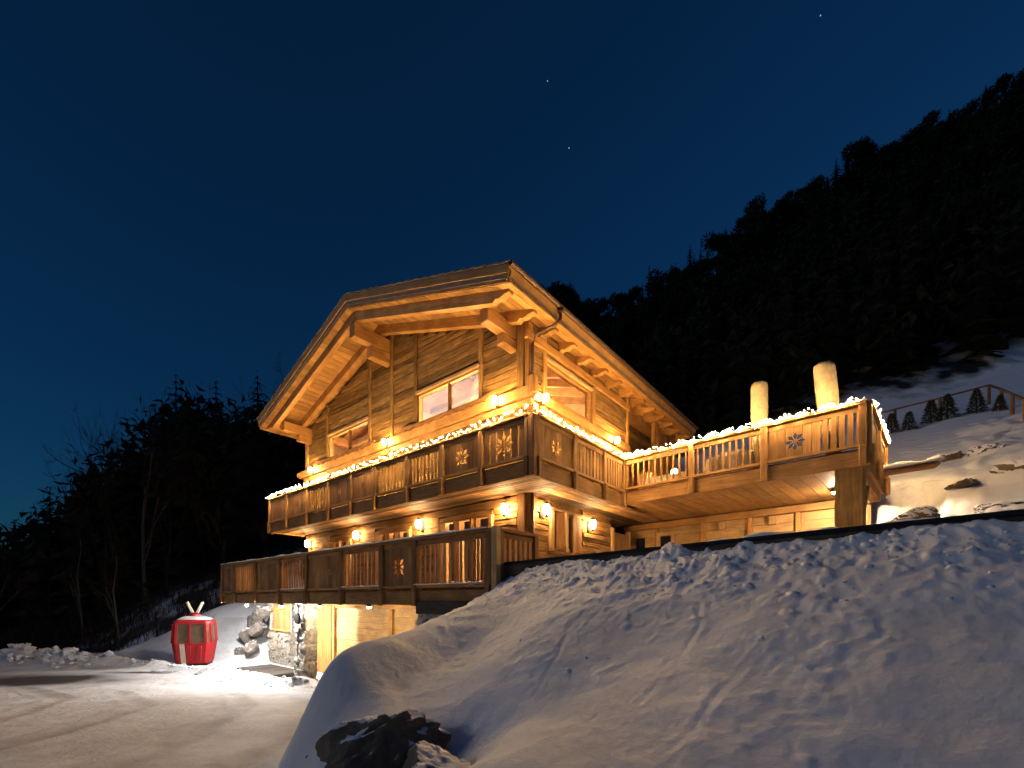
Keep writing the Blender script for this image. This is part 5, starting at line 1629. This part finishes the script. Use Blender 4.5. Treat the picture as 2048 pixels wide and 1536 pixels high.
# the closed mass of the wood behind: reads as one
def mass_mesh(name, spots, seed, label):
    rr = random.Random(seed); V = []; F = []
    for (x, y, h) in spots:
        z = ground_z(x, y) - .4; nw = 9
        if rr.random() < .5:                               # round leafless or pine crown: a loose cloud of twig tufts
            rx = h * rr.uniform(.20, .34)
            for k in range(70):
                v = Vector((rr.gauss(0, 1), rr.gauss(0, 1), rr.gauss(0, 1))).normalized() * rr.random() ** .4
                p = Vector((x + v.x * rx, y + v.y * rx, z + h * (.56 + .44 * v.z)))
                e1 = Vector((rr.gauss(0, 1), rr.gauss(0, 1), rr.gauss(0, 1))).normalized() * rr.uniform(.25, .6); e2 = e1.cross(Vector((rr.gauss(0, 1), rr.gauss(0, 1), rr.gauss(0, 1)))).normalized() * rr.uniform(.15, .4)
                n = len(V); V += [tuple(p - e1), tuple(p + e2), tuple(p + e1)]; F.append((n, n + 1, n + 2))
            continue
        for k in range(nw):
            t = k / (nw - 1); zz = z + h * (.06 + .94 * t); L = h * .2 * (1 - t) ** .8 * rr.uniform(.8, 1.2) + .03; a0 = rr.uniform(0, 6.28)
            for b in range(6):
                a = a0 + b * 1.047 + rr.uniform(-.3, .3); l = L * rr.uniform(.7, 1.2); ca, sa = math.cos(a), math.sin(a); wv = l * .42
                n = len(V); V += [(x, y, zz + h * .05), (x + ca * l * .6 - sa * wv, y + sa * l * .6 + ca * wv, zz - l * .25), (x + ca * l, y + sa * l, zz - l * .35), (x + ca * l * .6 + sa * wv, y + sa * l * .6 - ca * wv, zz - l * .25)]
                F += [(n, n + 1, n + 2), (n, n + 2, n + 3)]
    tag(from_arrays(name, V, F, M['needle']), label, 'forest', None, 'stuff')
rr = random.Random(5); spots = []
for k in range(760):
    r = rr.uniform(-.35, 1.35); Yr = float(ridge_dist(r)); Y = 27 + (Yr - 29.5) * rr.random() ** 1.3; spots.append((r * Y, Y, rr.uniform(3.5, 9.5)))
for k in range(170):
    r = rr.uniform(-.1, 1.35); Y = float(ridge_dist(r)) - rr.uniform(0, 4); top = float(np.interp(r, SKYR, SKYS)) * Y - ground_z(r * Y, Y)
    spots.append((r * Y, Y, max(3, top * rr.uniform(.55, .92))))
mass_mesh('forest', spots, 6, 'black closed wood covering the steep slope behind the chalet')
spots = []
for k in range(460):
    r = rr.uniform(-1.35, -.35); Yr = float(ridge_dist(r)); Y = 31 + (Yr - 33) * rr.random()
    cap = float(np.interp(r, SKYR, SKYS)) * Y - ground_z(r * Y, Y) - rr.uniform(.2, 2.2)
    if cap > 1.5: spots.append((r * Y, Y, min(cap, rr.uniform(8, 15))))
mass_mesh('forest', spots, 7, 'black closed wood beyond the driveway')
# undergrowth at the wood's edge: nobody could count the stems
s = Soup()
for k in range(700):
    r = rr.uniform(-1.15, -.55); Y = rr.uniform(23.5, 29); X = r * Y; z = ground_z(X, Y)
    h = rr.uniform(.5, 2.0); dx, dy = rr.gauss(0, .25) * h, rr.gauss(0, .25) * h
    s.tube([(X, Y, z - .1), (X + dx * .5, Y + dy * .5, z + h * .6), (X + dx, Y + dy, z + h)], [.018, .012, .004], 3, False)
    for q2 in range(3):
        t = rr.uniform(.3, .9)
        s.tube([(X + dx * t, Y + dy * t, z + h * t), (X + dx * t + rr.gauss(0, .3), Y + dy * t + rr.gauss(0, .3), z + h * t + rr.uniform(.1, .5))], [.008, .003], 3, False)
tag(s.build('undergrowth', M['twig']), 'brown leafless brush along the edge of the left wood', 'brush', None, 'stuff')

# ------------------------------------------------------------------ stars
for i, (px, py, r, lab) in enumerate(((1095, 162, 1.7, 'star high above the chalet ridge, upper of the two in the middle'), (1138, 296, 1.9, 'star above the chalet ridge, lower of the two in the middle'),
                                      (1641, 31, 2.0, 'star near the top edge on the right, above the forest'))):
    D = 2500
    bm = bmesh.new(); bmesh.ops.create_icosphere(bm, subdivisions=1, radius=r * 1.6)
    o = from_bm('star', bm, M['star']); o.location = PX(px, py, D); tag(o, lab, 'star', 'stars in the night sky')
